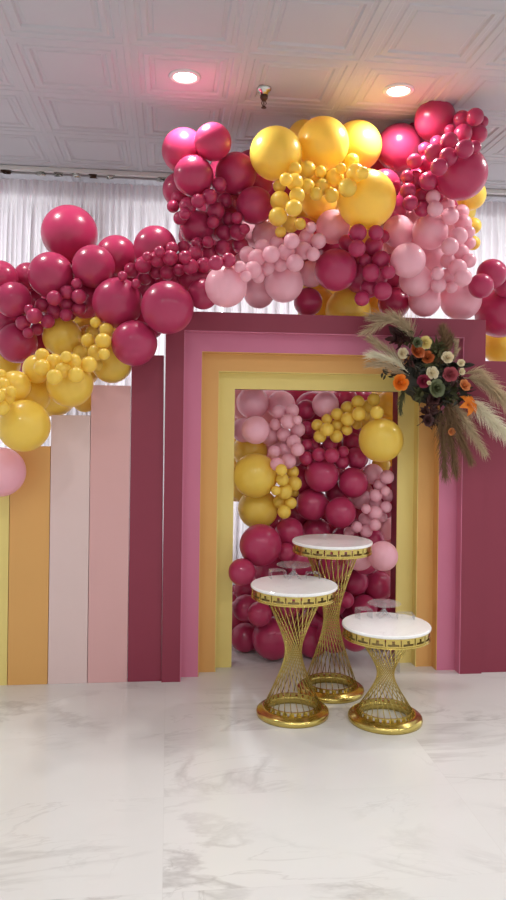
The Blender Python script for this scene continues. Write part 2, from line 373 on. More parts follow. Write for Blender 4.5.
# mesh key, x, y, z, radius, direction of the tied neck, group index, label
BALLOONS = [
('rB', -0.600, 4.500, 2.612, 0.1655, (-0.01, 1.00, 0.05), 0, 'largest raspberry balloon standing highest over the left side of the garland'),
('rB', -0.968, 4.368, 2.310, 0.1001, (0.02, 1.00, 0.01), 0, 'raspberry balloon cut off by the left picture edge, highest one there'),
('rB', -0.665, 4.248, 2.315, 0.1269, (-0.00, 1.00, -0.05), 0, 'raspberry balloon directly below and left of the tallest raspberry balloon on the left'),
('rB', -0.427, 4.200, 2.362, 0.1183, (0.06, 0.99, -0.08), 0, 'raspberry balloon directly below and right of the tallest raspberry balloon on the left'),
('rB', -0.870, 4.260, 2.171, 0.1007, (0.04, 1.00, 0.04), 0, 'raspberry balloon at the left edge beside the small raspberry strand'),
('rB', -0.868, 4.362, 1.940, 0.1150, (0.08, 1.00, 0.04), 0, 'raspberry balloon at the left edge resting right above the yellow bunch'),
('rB', -0.315, 4.386, 2.464, 0.1203, (-0.03, 1.00, 0.01), 0, 'raspberry balloon tucked behind between two peaks in the middle of the left garland'),
('rB', -0.088, 4.236, 2.488, 0.1227, (-0.04, 0.99, 0.12), 0, 'raspberry balloon peaking just left of the tall arch against the white curtain'),
('rB', -0.287, 4.134, 2.153, 0.1390, (0.01, 1.00, -0.02), 0, 'raspberry balloon in front, upper left of the three over the darkest panel'),
('rB', -0.014, 3.961, 2.110, 0.1407, (0.02, 0.99, 0.13), 0, 'large raspberry balloon overlapping the top left corner of the burgundy portal'),
('rB', -0.189, 4.039, 1.925, 0.1239, (-0.17, 0.99, -0.01), 0, 'lowest raspberry balloon hanging over the top of the dark burgundy panel'),
('yB', -0.616, 4.372, 1.982, 0.1130, (-0.14, 0.99, 0.03), 0, 'oval yellow balloon just under the small raspberry strand on the left'),
('yB', -0.522, 4.006, 1.697, 0.1228, (0.08, 0.99, 0.08), 0, 'yellow balloon hanging over the pale pink panel'),
('yB', -0.333, 4.384, 1.841, 0.1202, (-0.11, 0.99, -0.04), 0, 'yellow balloon hanging over the dusty pink panel'),
('yB', -0.797, 3.970, 1.680, 0.0805, (-0.08, 1.00, 0.04), 0, 'yellow balloon at the left between small yellow bunches'),
('yB', -0.701, 4.054, 1.776, 0.0769, (-0.06, 0.99, 0.10), 0, 'yellow balloon half hidden left of the small yellow strand'),
('yB', -0.741, 3.928, 1.475, 0.1345, (-0.02, 1.00, -0.02), 0, 'biggest yellow balloon hanging over the orange panel at the left'),
('yB', -0.504, 4.560, 1.630, 0.0809, (-0.05, 0.99, -0.10), 0, 'deep orange looking balloon in shade just above the dusty and pale pink panel tops'),
('yB', -0.665, 4.410, 1.659, 0.1379, (0.07, 1.00, 0.05), 0, 'deep orange looking balloon in shade behind the yellow one over the pale pink panel'),
('yB', -0.758, 4.176, 1.639, 0.1131, (-0.20, 0.97, -0.15), 0, 'deep orange looking balloon in shade above the biggest yellow balloon on the left'),
('yB', -0.467, 4.560, 1.957, 0.1247, (-0.02, 1.00, -0.01), 0, 'deep orange looking balloon in shade behind the yellow strand on the left'),
('yB', -0.993, 4.560, 1.843, 0.1107, (0.09, 0.99, -0.04), 0, 'deep orange looking balloon in shade at the left picture edge under the raspberry balloon'),
('pB', -0.905, 4.154, 1.218, 0.1345, (0.01, 1.00, -0.09), 0, 'single pale pink balloon at the left edge, lowest of the garland'),
('rB', 0.069, 4.350, 3.085, 0.1296, (0.00, 1.00, 0.07), 1, 'large magenta raspberry balloon at the upper left tip of the arch'),
('rB', 0.228, 4.176, 3.083, 0.1046, (-0.02, 1.00, 0.03), 1, 'magenta raspberry balloon topmost on the left side of the arch'),
('rB', 0.122, 4.194, 2.891, 0.1135, (-0.05, 0.99, 0.13), 1, 'magenta raspberry balloon in front below the upper left tip of the arch'),
('rB', 0.372, 4.308, 2.955, 0.1203, (0.13, 0.99, -0.03), 1, 'shaded raspberry balloon right of the upper left trio on the arch'),
('rB', 0.477, 4.254, 2.758, 0.1072, (-0.02, 1.00, -0.02), 1, 'glossy raspberry balloon just left of the small yellow strand on the arch'),
('rB', 0.151, 4.356, 2.640, 0.1028, (0.11, 0.99, 0.03), 1, 'dark raspberry balloon in the middle of the left arch between small raspberry bunches'),
('rB', 0.178, 4.062, 2.205, 0.0847, (-0.05, 1.00, 0.03), 1, 'dark raspberry balloon resting on the portal top at its left end'),
('rB', 0.949, 4.194, 2.390, 0.1220, (0.01, 1.00, -0.02), 1, 'dark raspberry balloon in the centre of the arch under the pale pink one'),
('rB', 1.413, 4.500, 3.232, 0.1450, (-0.09, 0.97, 0.21), 1, 'bright magenta balloon right of the yellow group near the ceiling'),
('rB', 1.571, 4.307, 3.337, 0.1241, (0.03, 1.00, 0.04), 1, 'bright magenta balloon highest on the right of the arch near the ceiling'),
('rB', 1.627, 4.032, 2.928, 0.1476, (0.18, 0.98, 0.06), 1, 'large raspberry balloon at the upper right end of the arch'),
('rB', 1.391, 4.500, 2.258, 0.0999, (-0.03, 1.00, -0.04), 1, 'dark raspberry balloon resting on the portal top right of centre'),
('yB', 0.585, 4.156, 3.029, 0.1489, (-0.11, 0.99, 0.02), 1, 'big yellow balloon leftmost of the top yellow trio under the ceiling'),
('yB', 0.869, 4.234, 3.128, 0.1528, (0.00, 1.00, 0.06), 1, 'big yellow balloon in the middle of the top yellow trio under the ceiling'),
('yB', 1.124, 4.432, 3.201, 0.1514, (0.00, 0.99, 0.16), 1, 'big yellow balloon rightmost of the top yellow trio under the ceiling'),
('yB', 1.098, 4.096, 2.775, 0.1664, (-0.06, 0.98, 0.20), 1, 'biggest yellow balloon of the arch, below the right end of the top trio'),
('yB', 0.798, 4.450, 3.245, 0.1005, (0.04, 0.99, -0.11), 1, 'yellow balloon peeking from behind the top yellow trio'),
('yB', 0.896, 4.450, 2.859, 0.1102, (0.24, 0.91, 0.33), 1, 'shaded yellow balloon under the small yellow strand in the centre'),
('yB', 0.965, 4.780, 2.248, 0.1353, (-0.08, 1.00, 0.03), 1, 'orange looking balloon in shade low behind the portal top, leftmost of three'),
('yB', 1.108, 4.542, 2.206, 0.1420, (0.02, 1.00, 0.05), 1, 'orange looking balloon in shade low behind the portal top, middle of three'),
('yB', 1.348, 4.800, 2.255, 0.1028, (-0.02, 1.00, 0.10), 1, 'orange looking balloon in shade low behind the portal top, rightmost of three'),
('yB', 1.862, 4.450, 2.941, 0.0935, (-0.08, 0.99, 0.09), 1, 'yellow balloon peeking below the large raspberry balloon at the right end'),
('yB', 1.878, 4.450, 2.748, 0.0516, (-0.12, 0.99, 0.01), 1, 'small yellow balloon peeking out at the right edge of the pink side, upper one'),
('ys', 1.879, 4.450, 2.641, 0.0452, (-0.01, 1.00, -0.03), 1, 'small yellow balloon peeking out at the right edge of the pink side, lower one'),
('pB', 0.292, 3.898, 2.224, 0.1115, (0.01, 0.99, -0.13), 1, 'pale pink balloon leftmost above the portal top'),
('pB', 0.534, 4.450, 2.285, 0.0936, (0.07, 0.99, -0.14), 1, 'pale pink balloon second from the left above the portal top, set back'),
('pB', 0.659, 4.282, 2.320, 0.1145, (0.09, 1.00, 0.04), 1, 'pale pink balloon under the small pale pink strand above the portal'),
('pB', 0.566, 4.450, 2.635, 0.0812, (0.11, 0.99, 0.03), 1, 'pale pink balloon above the left end of the small pink strand'),
('pB', 0.957, 4.330, 2.673, 0.1013, (0.05, 0.99, 0.10), 1, 'pale pink balloon between the biggest yellow and small pink strand'),
('pB', 0.851, 4.444, 2.410, 0.0816, (0.04, 1.00, -0.01), 1, 'dusty pink balloon set back right of the pale pink one over the portal'),
('pB', 1.520, 4.228, 2.641, 0.1053, (0.08, 1.00, -0.04), 1, 'pale pink balloon highest and largest in the pink stack on the right'),
('pB', 1.372, 4.366, 2.672, 0.0969, (-0.08, 1.00, 0.03), 1, 'pale pink balloon upper left in the pink stack on the right'),
('pB', 1.341, 4.084, 2.436, 0.0996, (-0.05, 0.98, 0.17), 1, 'pale pink glossy balloon left in the middle of the pink stack'),
('pB', 1.619, 4.450, 2.538, 0.0897, (-0.08, 1.00, 0.01), 1, 'pale pink balloon behind the middle of the pink stack on the right'),
('pB', 1.440, 4.240, 2.357, 0.0974, (-0.11, 0.99, -0.05), 1, 'pale pink balloon second lowest of the pink stack on the right'),
('pB', 1.543, 4.372, 2.256, 0.0975, (-0.07, 1.00, -0.02), 1, 'pale pink balloon at the bottom of the pink stack touching the portal top'),
('pB', 1.804, 4.450, 2.285, 0.1288, (0.02, 0.99, -0.10), 1, 'pale pink balloon at the right end of the portal top'),
('rB', 1.932, 4.290, 2.419, 0.0904, (-0.10, 0.99, -0.03), 2, 'raspberry balloon highest at the right edge beside the pink stack'),
('rB', 1.827, 4.200, 2.327, 0.0732, (-0.09, 0.98, 0.20), 2, 'smaller raspberry balloon beside the pink strand at the right edge'),
('rB', 2.113, 4.560, 2.225, 0.1593, (-0.07, 0.99, 0.10), 2, 'largest raspberry balloon at the right edge beyond the portal'),
('yB', 2.269, 4.860, 2.057, 0.1416, (0.26, 0.81, 0.53), 2, 'lone yellow balloon at the right edge on top of the burgundy panel'),
('pB', 0.540, 4.766, 1.626, 0.1048, (0.30, 0.91, 0.28), 3, 'pale pink balloon in the top left corner of the doorway'),
('pB', 0.532, 4.514, 1.454, 0.0867, (0.27, 0.96, -0.02), 3, 'pale pink balloon below the corner one in the doorway'),
('pB', 0.476, 4.676, 1.450, 0.0785, (0.09, 1.00, 0.00), 3, 'pale pink balloon half hidden against the left door jamb'),
('pB', 0.734, 4.820, 1.615, 0.0949, (0.00, 0.99, 0.11), 3, 'dusty pink balloon behind the small pale pink bunch at the doorway top'),
('pB', 0.647, 4.706, 1.426, 0.0727, (-0.16, 0.98, 0.11), 3, 'dusty pink balloon set back left of the small pale pink bunch in the doorway'),
('pB', 1.005, 4.694, 1.619, 0.0864, (-0.05, 0.99, 0.13), 3, 'lone pale pink balloon at the doorway top beside the yellow strand'),
('pB', 1.330, 4.712, 1.171, 0.0673, (0.05, 1.00, -0.02), 3, 'dusty pink balloon under the large yellow one in the doorway'),
('pB', 1.268, 4.772, 1.001, 0.0680, (-0.08, 0.99, -0.13), 3, 'dusty pink balloon between raspberry ones and the small pink bunch'),
('pB', 1.441, 4.820, 0.802, 0.0827, (-0.12, 0.99, 0.05), 3, 'pale pink balloon against the right door jamb beside the tall table'),
('pB', 1.173, 4.442, 0.695, 0.0949, (0.03, 0.98, 0.20), 3, 'pale pink balloon just right of the tall table top'),
('pB', 1.279, 4.292, 0.716, 0.0890, (-0.05, 0.99, 0.09), 3, 'pale pink balloon lowest against the right door jamb'),
('yB', 0.536, 4.536, 1.173, 0.1380, (-0.06, 0.99, -0.13), 3, 'large yellow balloon at the left side of the doorway'),
('yB', 0.573, 4.680, 0.951, 0.1280, (-0.07, 1.00, 0.04), 3, 'yellow balloon under the large yellow one on the left of the doorway'),
('yB', 0.530, 4.800, 1.311, 0.1143, (-0.03, 1.00, -0.07), 3, 'orange looking shaded balloon above the large yellow one in the doorway'),
('yB', 1.294, 4.415, 1.403, 0.1357, (-0.06, 1.00, -0.02), 3, 'large yellow balloon at the right side of the doorway'),
('yB', 1.462, 4.800, 1.632, 0.0893, (-0.30, 0.95, 0.11), 3, 'yellow balloon in the top right corner of the doorway by the flowers'),
('yB', 1.409, 4.800, 1.225, 0.0617, (0.05, 1.00, 0.01), 3, 'orange looking shaded balloon just below the large yellow one on the right'),
('yB', 1.289, 4.800, 1.536, 0.0616, (0.12, 0.99, 0.02), 3, 'orange looking shaded balloon behind the right end of the yellow strand'),
('rB', 0.567, 4.476, 0.754, 0.1287, (-0.09, 1.00, -0.01), 3, 'large raspberry balloon left in the doorway under the yellow pair'),
('rB', 0.771, 4.638, 0.807, 0.0915, (0.06, 1.00, -0.02), 3, 'raspberry balloon just left of the tall table top'),
('rB', 0.922, 4.680, 0.976, 0.1026, (-0.06, 0.99, 0.10), 3, 'raspberry balloon in the doorway directly above the tall table top at left'),
('rB', 0.967, 4.608, 1.172, 0.1077, (0.08, 1.00, -0.01), 3, 'raspberry balloon largest of the trio in the doorway centre'),
('rB', 1.176, 4.626, 1.123, 0.0974, (0.02, 1.00, 0.02), 3, 'raspberry balloon right of the largest in the doorway centre'),
('rB', 1.081, 4.560, 0.940, 0.0971, (0.03, 1.00, -0.01), 3, 'raspberry balloon above the middle of the tall table top'),
('rB', 0.975, 4.800, 0.781, 0.0951, (0.06, 0.99, 0.08), 3, 'raspberry balloon half hidden behind the left of the tall table top'),
('rB', 0.735, 4.542, 0.698, 0.0576, (0.14, 0.98, -0.14), 3, 'small raspberry balloon left of the tall table below its top'),
('rB', 0.445, 4.377, 0.612, 0.0808, (0.07, 1.00, -0.02), 3, 'raspberry balloon bulging over the left yellow jamb of the portal'),
('rB', 0.503, 4.668, 0.321, 0.0850, (0.00, 1.00, -0.01), 3, 'dark raspberry balloon against the left jamb at mid height near the floor'),
('rB', 0.572, 4.518, 0.322, 0.0761, (0.25, 0.96, 0.14), 3, 'raspberry balloon left of the middle table at mid leg height'),
('rB', 0.513, 4.800, 0.096, 0.0941, (-0.22, 0.97, -0.12), 3, 'raspberry balloon on the floor in the left corner of the doorway'),
('rB', 0.675, 4.638, 0.136, 0.1337, (0.09, 1.00, -0.02), 3, 'large raspberry balloon on the floor behind the middle table'),
('rB', 0.931, 4.662, 0.101, 0.0989, (0.11, 0.99, -0.00), 3, 'raspberry balloon on the floor between the middle and tall tables'),
('rB', 1.043, 4.530, 0.180, 0.1093, (0.14, 0.98, -0.12), 3, 'raspberry balloon on the floor seen through the rods of the tall table'),
('rB', 1.132, 4.356, 0.223, 0.0899, (0.15, 0.98, -0.12), 3, 'raspberry balloon on the floor just right of the tall table'),
('rB', 1.232, 4.734, 0.462, 0.0809, (0.13, 0.99, -0.09), 3, 'raspberry balloon right of the tall table below the pale pink pair'),
('rB', 1.399, 4.800, 0.419, 0.1029, (-0.03, 1.00, 0.00), 3, 'dark raspberry balloon behind the cake stand on the short table'),
('rB', 1.128, 4.578, 0.385, 0.0521, (0.12, 0.97, 0.21), 3, 'small bright raspberry balloon right of the tall table waist'),
('rB', 1.432, 4.800, 0.098, 0.0961, (0.09, 0.99, -0.07), 3, 'raspberry balloon on the floor behind the short table rods'),
('rB', 1.217, 4.692, 1.276, 0.0735, (-0.03, 1.00, 0.01), 3, 'dark raspberry balloon under the yellow strand in the doorway'),
('rs', -0.510, 4.139, 2.253, 0.0299, (-0.15, 0.98, -0.14), 4, 'small raspberry balloon, last at right, upper row of strand over the left garland'),
('rs', -0.565, 4.164, 2.209, 0.0390, (0.05, 1.00, -0.04), 4, 'small raspberry balloon, sixth from left, upper row of strand over the left garland'),
('rs', -0.495, 4.134, 2.182, 0.0418, (-0.05, 1.00, 0.02), 4, 'small raspberry balloon, last at right, lower row of strand over the left garland'),
('rs', -0.571, 4.232, 2.153, 0.0366, (0.04, 1.00, 0.09), 4, 'small raspberry balloon, sixth from left, lower row of strand over the left garland'),
('rs', -0.628, 4.133, 2.169, 0.0416, (-0.09, 1.00, 0.03), 4, 'small raspberry balloon, fifth from left, upper row of strand over the left garland'),
('rs', -0.720, 4.296, 2.152, 0.0401, (-0.10, 0.99, -0.07), 4, 'small raspberry balloon, fourth from left, upper row of strand over the left garland'),
('rs', -0.771, 4.195, 2.111, 0.0301, (0.06, 1.00, 0.04), 4, 'small raspberry balloon, second from left, upper row of strand over the left garland'),
('rs', -0.649, 4.276, 2.114, 0.0430, (-0.03, 0.99, -0.15), 4, 'small raspberry balloon, fourth from left, lower row of strand over the left garland'),
('rs', -0.736, 4.145, 2.070, 0.0434, (0.06, 1.00, 0.03), 4, 'small raspberry balloon, third from left, upper row of strand over the left garland'),
('rs', -0.810, 4.235, 2.041, 0.0424, (0.04, 0.99, 0.16), 4, 'small raspberry balloon, first at left, upper row of strand over the left garland'),
('rs', -0.676, 4.227, 2.052, 0.0395, (-0.04, 1.00, 0.06), 4, 'small raspberry balloon, third from left, lower row of strand over the left garland'),
('rs', -0.747, 4.303, 2.017, 0.0370, (0.00, 1.00, 0.08), 4, 'small raspberry balloon, second from left, lower row of strand over the left garland'),
('rs', -0.572, 4.197, 2.087, 0.0363, (-0.12, 0.99, 0.01), 4, 'small raspberry balloon, fifth from left, lower row of strand over the left garland'),
('rs', -0.503, 4.210, 2.127, 0.0395, (-0.13, 0.99, -0.04), 4, 'small raspberry balloon, seventh from left, lower row of strand over the left garland'),
('rs', -0.777, 4.205, 1.983, 0.0301, (-0.03, 1.00, 0.01), 4, 'small raspberry balloon, first at left, lower row of strand over the left garland'),
('ys', -0.401, 4.083, 2.036, 0.0295, (0.09, 1.00, 0.00), 5, 'small yellow balloon, eighth from left, upper row of strand hanging over the left panels'),
('ys', -0.448, 4.407, 2.021, 0.0414, (0.12, 0.96, 0.25), 5, 'small yellow balloon, seventh from left, upper row of strand hanging over the left panels'),
('ys', -0.340, 4.066, 1.995, 0.0383, (0.11, 0.99, -0.12), 5, 'small yellow balloon, last at right, upper row of strand hanging over the left panels'),
('ys', -0.442, 4.108, 1.940, 0.0386, (0.02, 1.00, 0.07), 5, 'small yellow balloon, sixth from left, upper row of strand hanging over the left panels'),
('ys', -0.350, 3.988, 1.927, 0.0433, (-0.11, 0.99, -0.01), 5, 'small yellow balloon, last at right, lower row of strand hanging over the left panels'),
('ys', -0.396, 4.082, 1.874, 0.0443, (-0.08, 0.99, 0.08), 5, 'small yellow balloon, seventh from left, lower row of strand hanging over the left panels'),
('ys', -0.507, 4.311, 1.893, 0.0405, (-0.04, 1.00, 0.01), 5, 'small yellow balloon, fifth from left, upper row of strand hanging over the left panels'),
('ys', -0.491, 3.883, 1.807, 0.0420, (0.05, 0.99, -0.10), 5, 'small yellow balloon, fourth from left, lower row of strand hanging over the left panels'),
('ys', -0.416, 3.924, 1.797, 0.0426, (-0.05, 0.99, -0.14), 5, 'small yellow balloon, fifth from left, lower row of strand hanging over the left panels'),
('ys', -0.406, 4.249, 1.815, 0.0338, (-0.15, 0.99, -0.09), 5, 'small yellow balloon, sixth from left, lower row of strand hanging over the left panels'),
('ys', -0.343, 3.963, 1.856, 0.0316, (-0.00, 1.00, -0.04), 5, 'small yellow balloon, eighth from left, lower row of strand hanging over the left panels'),
('ys', -0.590, 3.902, 1.806, 0.0421, (0.16, 0.99, 0.03), 5, 'small yellow balloon, third from left, upper row of strand hanging over the left panels'),
('ys', -0.534, 3.831, 1.759, 0.0414, (-0.01, 1.00, 0.04), 5, 'small yellow balloon, second from left, lower row of strand hanging over the left panels'),
('ys', -0.660, 3.964, 1.841, 0.0387, (-0.03, 0.99, -0.11), 5, 'small yellow balloon, second from left, upper row of strand hanging over the left panels'),
('ys', -0.640, 3.843, 1.772, 0.0414, (0.02, 1.00, -0.00), 5, 'small yellow balloon, first at left, upper row of strand hanging over the left panels'),
('ys', -0.565, 3.759, 1.721, 0.0395, (-0.02, 0.98, 0.19), 5, 'small yellow balloon, first at left, lower row of strand hanging over the left panels'),
('ys', -0.465, 3.794, 1.734, 0.0411, (0.04, 1.00, -0.01), 5, 'small yellow balloon, third from left, lower row of strand hanging over the left panels'),
('ys', -0.516, 3.809, 1.825, 0.0302, (0.18, 0.98, 0.07), 5, 'small yellow balloon, fourth from left, upper row of strand hanging over the left panels'),
('ys', -0.832, 3.851, 1.681, 0.0385, (-0.38, 0.91, 0.15), 6, 'small yellow balloon, second from top, left row of bunch at the left picture edge'),
('ys', -0.807, 3.796, 1.621, 0.0461, (-0.02, 1.00, 0.06), 6, 'small yellow balloon, last at bottom, right row of bunch at the left picture edge'),
('ys', -0.810, 3.732, 1.563, 0.0373, (0.10, 0.99, 0.14), 6, 'small yellow balloon, last at bottom, left row of bunch at the left picture edge'),
('ys', -0.852, 3.892, 1.735, 0.0278, (0.16, 0.99, 0.02), 6, 'small yellow balloon, first at top, left row of bunch at the left picture edge'),
('ys', -0.824, 3.687, 1.620, 0.0368, (0.08, 0.99, 0.15), 6, 'small yellow balloon, third from top, left row of bunch at the left picture edge'),
('ys', -0.769, 3.737, 1.647, 0.0267, (0.03, 1.00, -0.07), 6, 'small yellow balloon, first at top, right row of bunch at the left picture edge'),
('rs', -0.223, 4.290, 2.365, 0.0437, (0.04, 1.00, 0.09), 7, 'small raspberry balloon, second from left, upper row of strand climbing to the arch'),
('rs', -0.148, 4.130, 2.366, 0.0482, (0.08, 1.00, 0.03), 7, 'small raspberry balloon, third from left, upper row of strand climbing to the arch'),
('rs', -0.072, 4.075, 2.390, 0.0446, (0.06, 0.99, 0.14), 7, 'small raspberry balloon, fifth from left, upper row of strand climbing to the arch'),
('rs', -0.002, 4.022, 2.388, 0.0412, (-0.04, 0.99, 0.10), 7, 'small raspberry balloon, seventh from left, upper row of strand climbing to the arch'),
('rs', -0.060, 3.989, 2.413, 0.0291, (0.11, 0.99, -0.00), 7, 'small raspberry balloon, sixth from left, upper row of strand climbing to the arch'),
('rs', 0.007, 4.110, 2.460, 0.0361, (0.01, 0.99, -0.13), 7, 'small raspberry balloon, eighth from left, upper row of strand climbing to the arch'),
('rs', -0.127, 4.028, 2.392, 0.0264, (-0.08, 0.99, -0.13), 7, 'small raspberry balloon, fourth from left, upper row of strand climbing to the arch'),
('rs', -0.146, 4.313, 2.324, 0.0377, (0.03, 1.00, -0.01), 7, 'small raspberry balloon, second from left, lower row of strand climbing to the arch'),
('rs', -0.079, 4.184, 2.337, 0.0367, (-0.25, 0.96, -0.14), 7, 'small raspberry balloon, third from left, lower row of strand climbing to the arch'),
('rs', -0.018, 4.134, 2.329, 0.0423, (-0.02, 1.00, -0.02), 7, 'small raspberry balloon, fourth from left, lower row of strand climbing to the arch'),
('rs', 0.046, 4.095, 2.338, 0.0330, (-0.14, 0.99, -0.01), 7, 'small raspberry balloon, fifth from left, lower row of strand climbing to the arch'),
('rs', 0.060, 4.285, 2.445, 0.0345, (-0.02, 1.00, -0.02), 7, 'small raspberry balloon, last at right, lower row of strand climbing to the arch'),
('rs', -0.184, 4.037, 2.244, 0.0265, (0.02, 0.99, 0.11), 7, 'small raspberry balloon, first at left, lower row of strand climbing to the arch'),
('rs', -0.256, 4.035, 2.284, 0.0264, (0.10, 0.99, 0.10), 7, 'small raspberry balloon, first at left, upper row of strand climbing to the arch'),
('rs', 0.071, 4.216, 2.493, 0.0371, (-0.02, 0.99, 0.12), 7, 'small raspberry balloon, last at right, upper row of strand climbing to the arch'),
('rs', 0.134, 4.130, 2.435, 0.0455, (0.05, 1.00, -0.02), 8, 'small raspberry balloon, second from left, upper row of lower bunch at the arch left'),
('rs', 0.149, 4.270, 2.531, 0.0345, (0.12, 0.99, -0.00), 8, 'small raspberry balloon, third from left, upper row of lower bunch at the arch left'),
('rs', 0.225, 4.347, 2.499, 0.0493, (0.05, 1.00, 0.00), 8, 'small raspberry balloon, fourth from left, upper row of lower bunch at the arch left'),
('rs', 0.211, 4.238, 2.532, 0.0343, (0.05, 1.00, 0.03), 8, 'small raspberry balloon, fifth from left, upper row of lower bunch at the arch left'),
('rs', 0.299, 4.287, 2.514, 0.0462, (-0.02, 1.00, -0.02), 8, 'small raspberry balloon, sixth from left, upper row of lower bunch at the arch left'),
('rs', 0.295, 3.801, 2.341, 0.0382, (0.14, 0.99, -0.00), 8, 'small raspberry balloon, last at right, lower row of lower bunch at the arch left'),
('rs', 0.229, 3.766, 2.317, 0.0389, (-0.11, 0.99, 0.05), 8, 'small raspberry balloon, third from left, lower row of lower bunch at the arch left'),
('rs', 0.182, 4.078, 2.365, 0.0450, (-0.03, 0.98, 0.18), 8, 'small raspberry balloon, second from left, lower row of lower bunch at the arch left'),
('rs', 0.107, 4.031, 2.346, 0.0444, (0.10, 0.99, -0.07), 8, 'small raspberry balloon, first at left, lower row of lower bunch at the arch left'),
('rs', 0.408, 4.352, 2.546, 0.0483, (0.09, 0.99, 0.03), 8, 'small raspberry balloon, last at right, upper row of lower bunch at the arch left'),
('rs', 0.076, 3.968, 2.384, 0.0349, (0.05, 1.00, -0.05), 8, 'small raspberry balloon, first at left, upper row of lower bunch at the arch left'),
('rs', 0.267, 4.166, 2.842, 0.0411, (-0.08, 1.00, 0.02), 9, 'small raspberry balloon, first at top, right row of bunch beside one glossy large balloon'),
('rs', 0.312, 4.332, 2.800, 0.0460, (-0.05, 1.00, -0.02), 9, 'small raspberry balloon, second from top, right row of bunch beside one glossy large balloon'),
('rB', 0.257, 4.279, 2.723, 0.0517, (0.02, 1.00, 0.01), 9, 'small raspberry balloon, second from top, left row of bunch beside one glossy large balloon'),
('rs', 0.339, 4.337, 2.695, 0.0429, (0.27, 0.95, -0.13), 9, 'small raspberry balloon, third from top, right row of bunch beside one glossy large balloon'),
('rs', 0.238, 4.235, 2.647, 0.0374, (0.13, 0.99, 0.02), 9, 'small raspberry balloon, third from top, left row of bunch beside one glossy large balloon'),
('rs', 0.211, 4.147, 2.765, 0.0446, (-0.21, 0.98, 0.01), 9, 'small raspberry balloon, first at top, left row of bunch beside one glossy large balloon'),
('rs', 0.308, 4.331, 2.609, 0.0479, (0.01, 1.00, 0.08), 9, 'small raspberry balloon, last at bottom, left row of bunch beside one glossy large balloon'),
('rB', 0.387, 4.271, 2.606, 0.0505, (-0.01, 1.00, 0.04), 9, 'small raspberry balloon, fifth from top, right row of bunch beside one glossy large balloon'),
('rs', 0.373, 4.210, 2.669, 0.0342, (0.03, 1.00, 0.09), 9, 'small raspberry balloon, fourth from top, right row of bunch beside one glossy large balloon'),
('rs', 0.415, 4.194, 2.604, 0.0310, (0.24, 0.95, 0.20), 9, 'small raspberry balloon, last at bottom, right row of bunch beside one glossy large balloon'),
('rs', 0.040, 4.378, 2.818, 0.0417, (-0.15, 0.97, -0.18), 10, 'small raspberry balloon, last at right, upper row of bunch jutting from the arch left'),
('rs', 0.009, 4.342, 2.755, 0.0362, (-0.01, 1.00, -0.05), 10, 'small raspberry balloon, first at left, upper row of bunch jutting from the arch left'),
('rs', 0.050, 4.254, 2.665, 0.0393, (-0.07, 1.00, -0.00), 10, 'small raspberry balloon, first at left, lower row of bunch jutting from the arch left'),
('rs', 0.093, 4.203, 2.723, 0.0493, (-0.09, 0.99, 0.09), 10, 'small raspberry balloon, third from left, lower row of bunch jutting from the arch left'),
('rs', 0.146, 4.108, 2.727, 0.0392, (0.00, 1.00, -0.01), 10, 'small raspberry balloon, last at right, lower row of bunch jutting from the arch left'),
('rs', 0.076, 4.149, 2.663, 0.0335, (0.19, 0.98, -0.04), 10, 'small raspberry balloon, second from left, lower row of bunch jutting from the arch left'),
('ys', 0.678, 4.044, 2.910, 0.0362, (-0.01, 1.00, -0.04), 11, 'small yellow balloon, sixth from left, upper row of strand under the ceiling trio'),
('ys', 0.758, 4.119, 2.936, 0.0486, (-0.15, 0.99, -0.03), 11, 'small yellow balloon, eighth from left, upper row of strand under the ceiling trio'),
('ys', 0.828, 4.081, 2.914, 0.0336, (-0.10, 0.99, 0.08), 11, 'small yellow balloon, ninth from left, upper row of strand under the ceiling trio'),
('yB', 0.913, 4.090, 2.890, 0.0503, (-0.11, 0.99, 0.07), 11, 'small yellow balloon, ninth from left, lower row of strand under the ceiling trio'),
('ys', 0.928, 4.010, 2.914, 0.0301, (0.28, 0.96, -0.08), 11, 'small yellow balloon, tenth from left, upper row of strand under the ceiling trio'),
('ys', 1.040, 4.213, 3.033, 0.0412, (0.17, 0.98, 0.11), 11, 'small yellow balloon, last at right, upper row of strand under the ceiling trio'),
('yB', 0.989, 3.927, 2.865, 0.0502, (0.15, 0.99, 0.02), 11, 'small yellow balloon, eleventh from left, lower row of strand under the ceiling trio'),
('ys', 1.008, 3.846, 2.840, 0.0330, (0.11, 0.99, -0.12), 11, 'small yellow balloon, last at right, lower row of strand under the ceiling trio'),
('ys', 0.942, 3.908, 2.778, 0.0499, (-0.20, 0.98, 0.01), 11, 'small yellow balloon, tenth from left, lower row of strand under the ceiling trio'),
('ys', 0.837, 4.080, 2.829, 0.0470, (-0.05, 1.00, 0.08), 11, 'small yellow balloon, seventh from left, lower row of strand under the ceiling trio'),
('ys', 0.751, 4.061, 2.824, 0.0407, (0.06, 0.99, 0.12), 11, 'small yellow balloon, seventh from left, upper row of strand under the ceiling trio'),
('ys', 0.793, 4.023, 2.771, 0.0361, (0.03, 1.00, -0.03), 11, 'small yellow balloon, sixth from left, lower row of strand under the ceiling trio'),
('ys', 0.883, 4.032, 2.770, 0.0405, (0.05, 0.96, 0.27), 11, 'small yellow balloon, eighth from left, lower row of strand under the ceiling trio'),
('ys', 0.670, 4.015, 2.828, 0.0473, (-0.10, 0.99, 0.06), 11, 'small yellow balloon, fifth from left, upper row of strand under the ceiling trio'),
('ys', 0.613, 3.954, 2.820, 0.0353, (0.00, 1.00, 0.09), 11, 'small yellow balloon, third from left, upper row of strand under the ceiling trio'),
('ys', 0.606, 4.146, 2.843, 0.0370, (-0.05, 1.00, 0.04), 11, 'small yellow balloon, second from left, upper row of strand under the ceiling trio'),
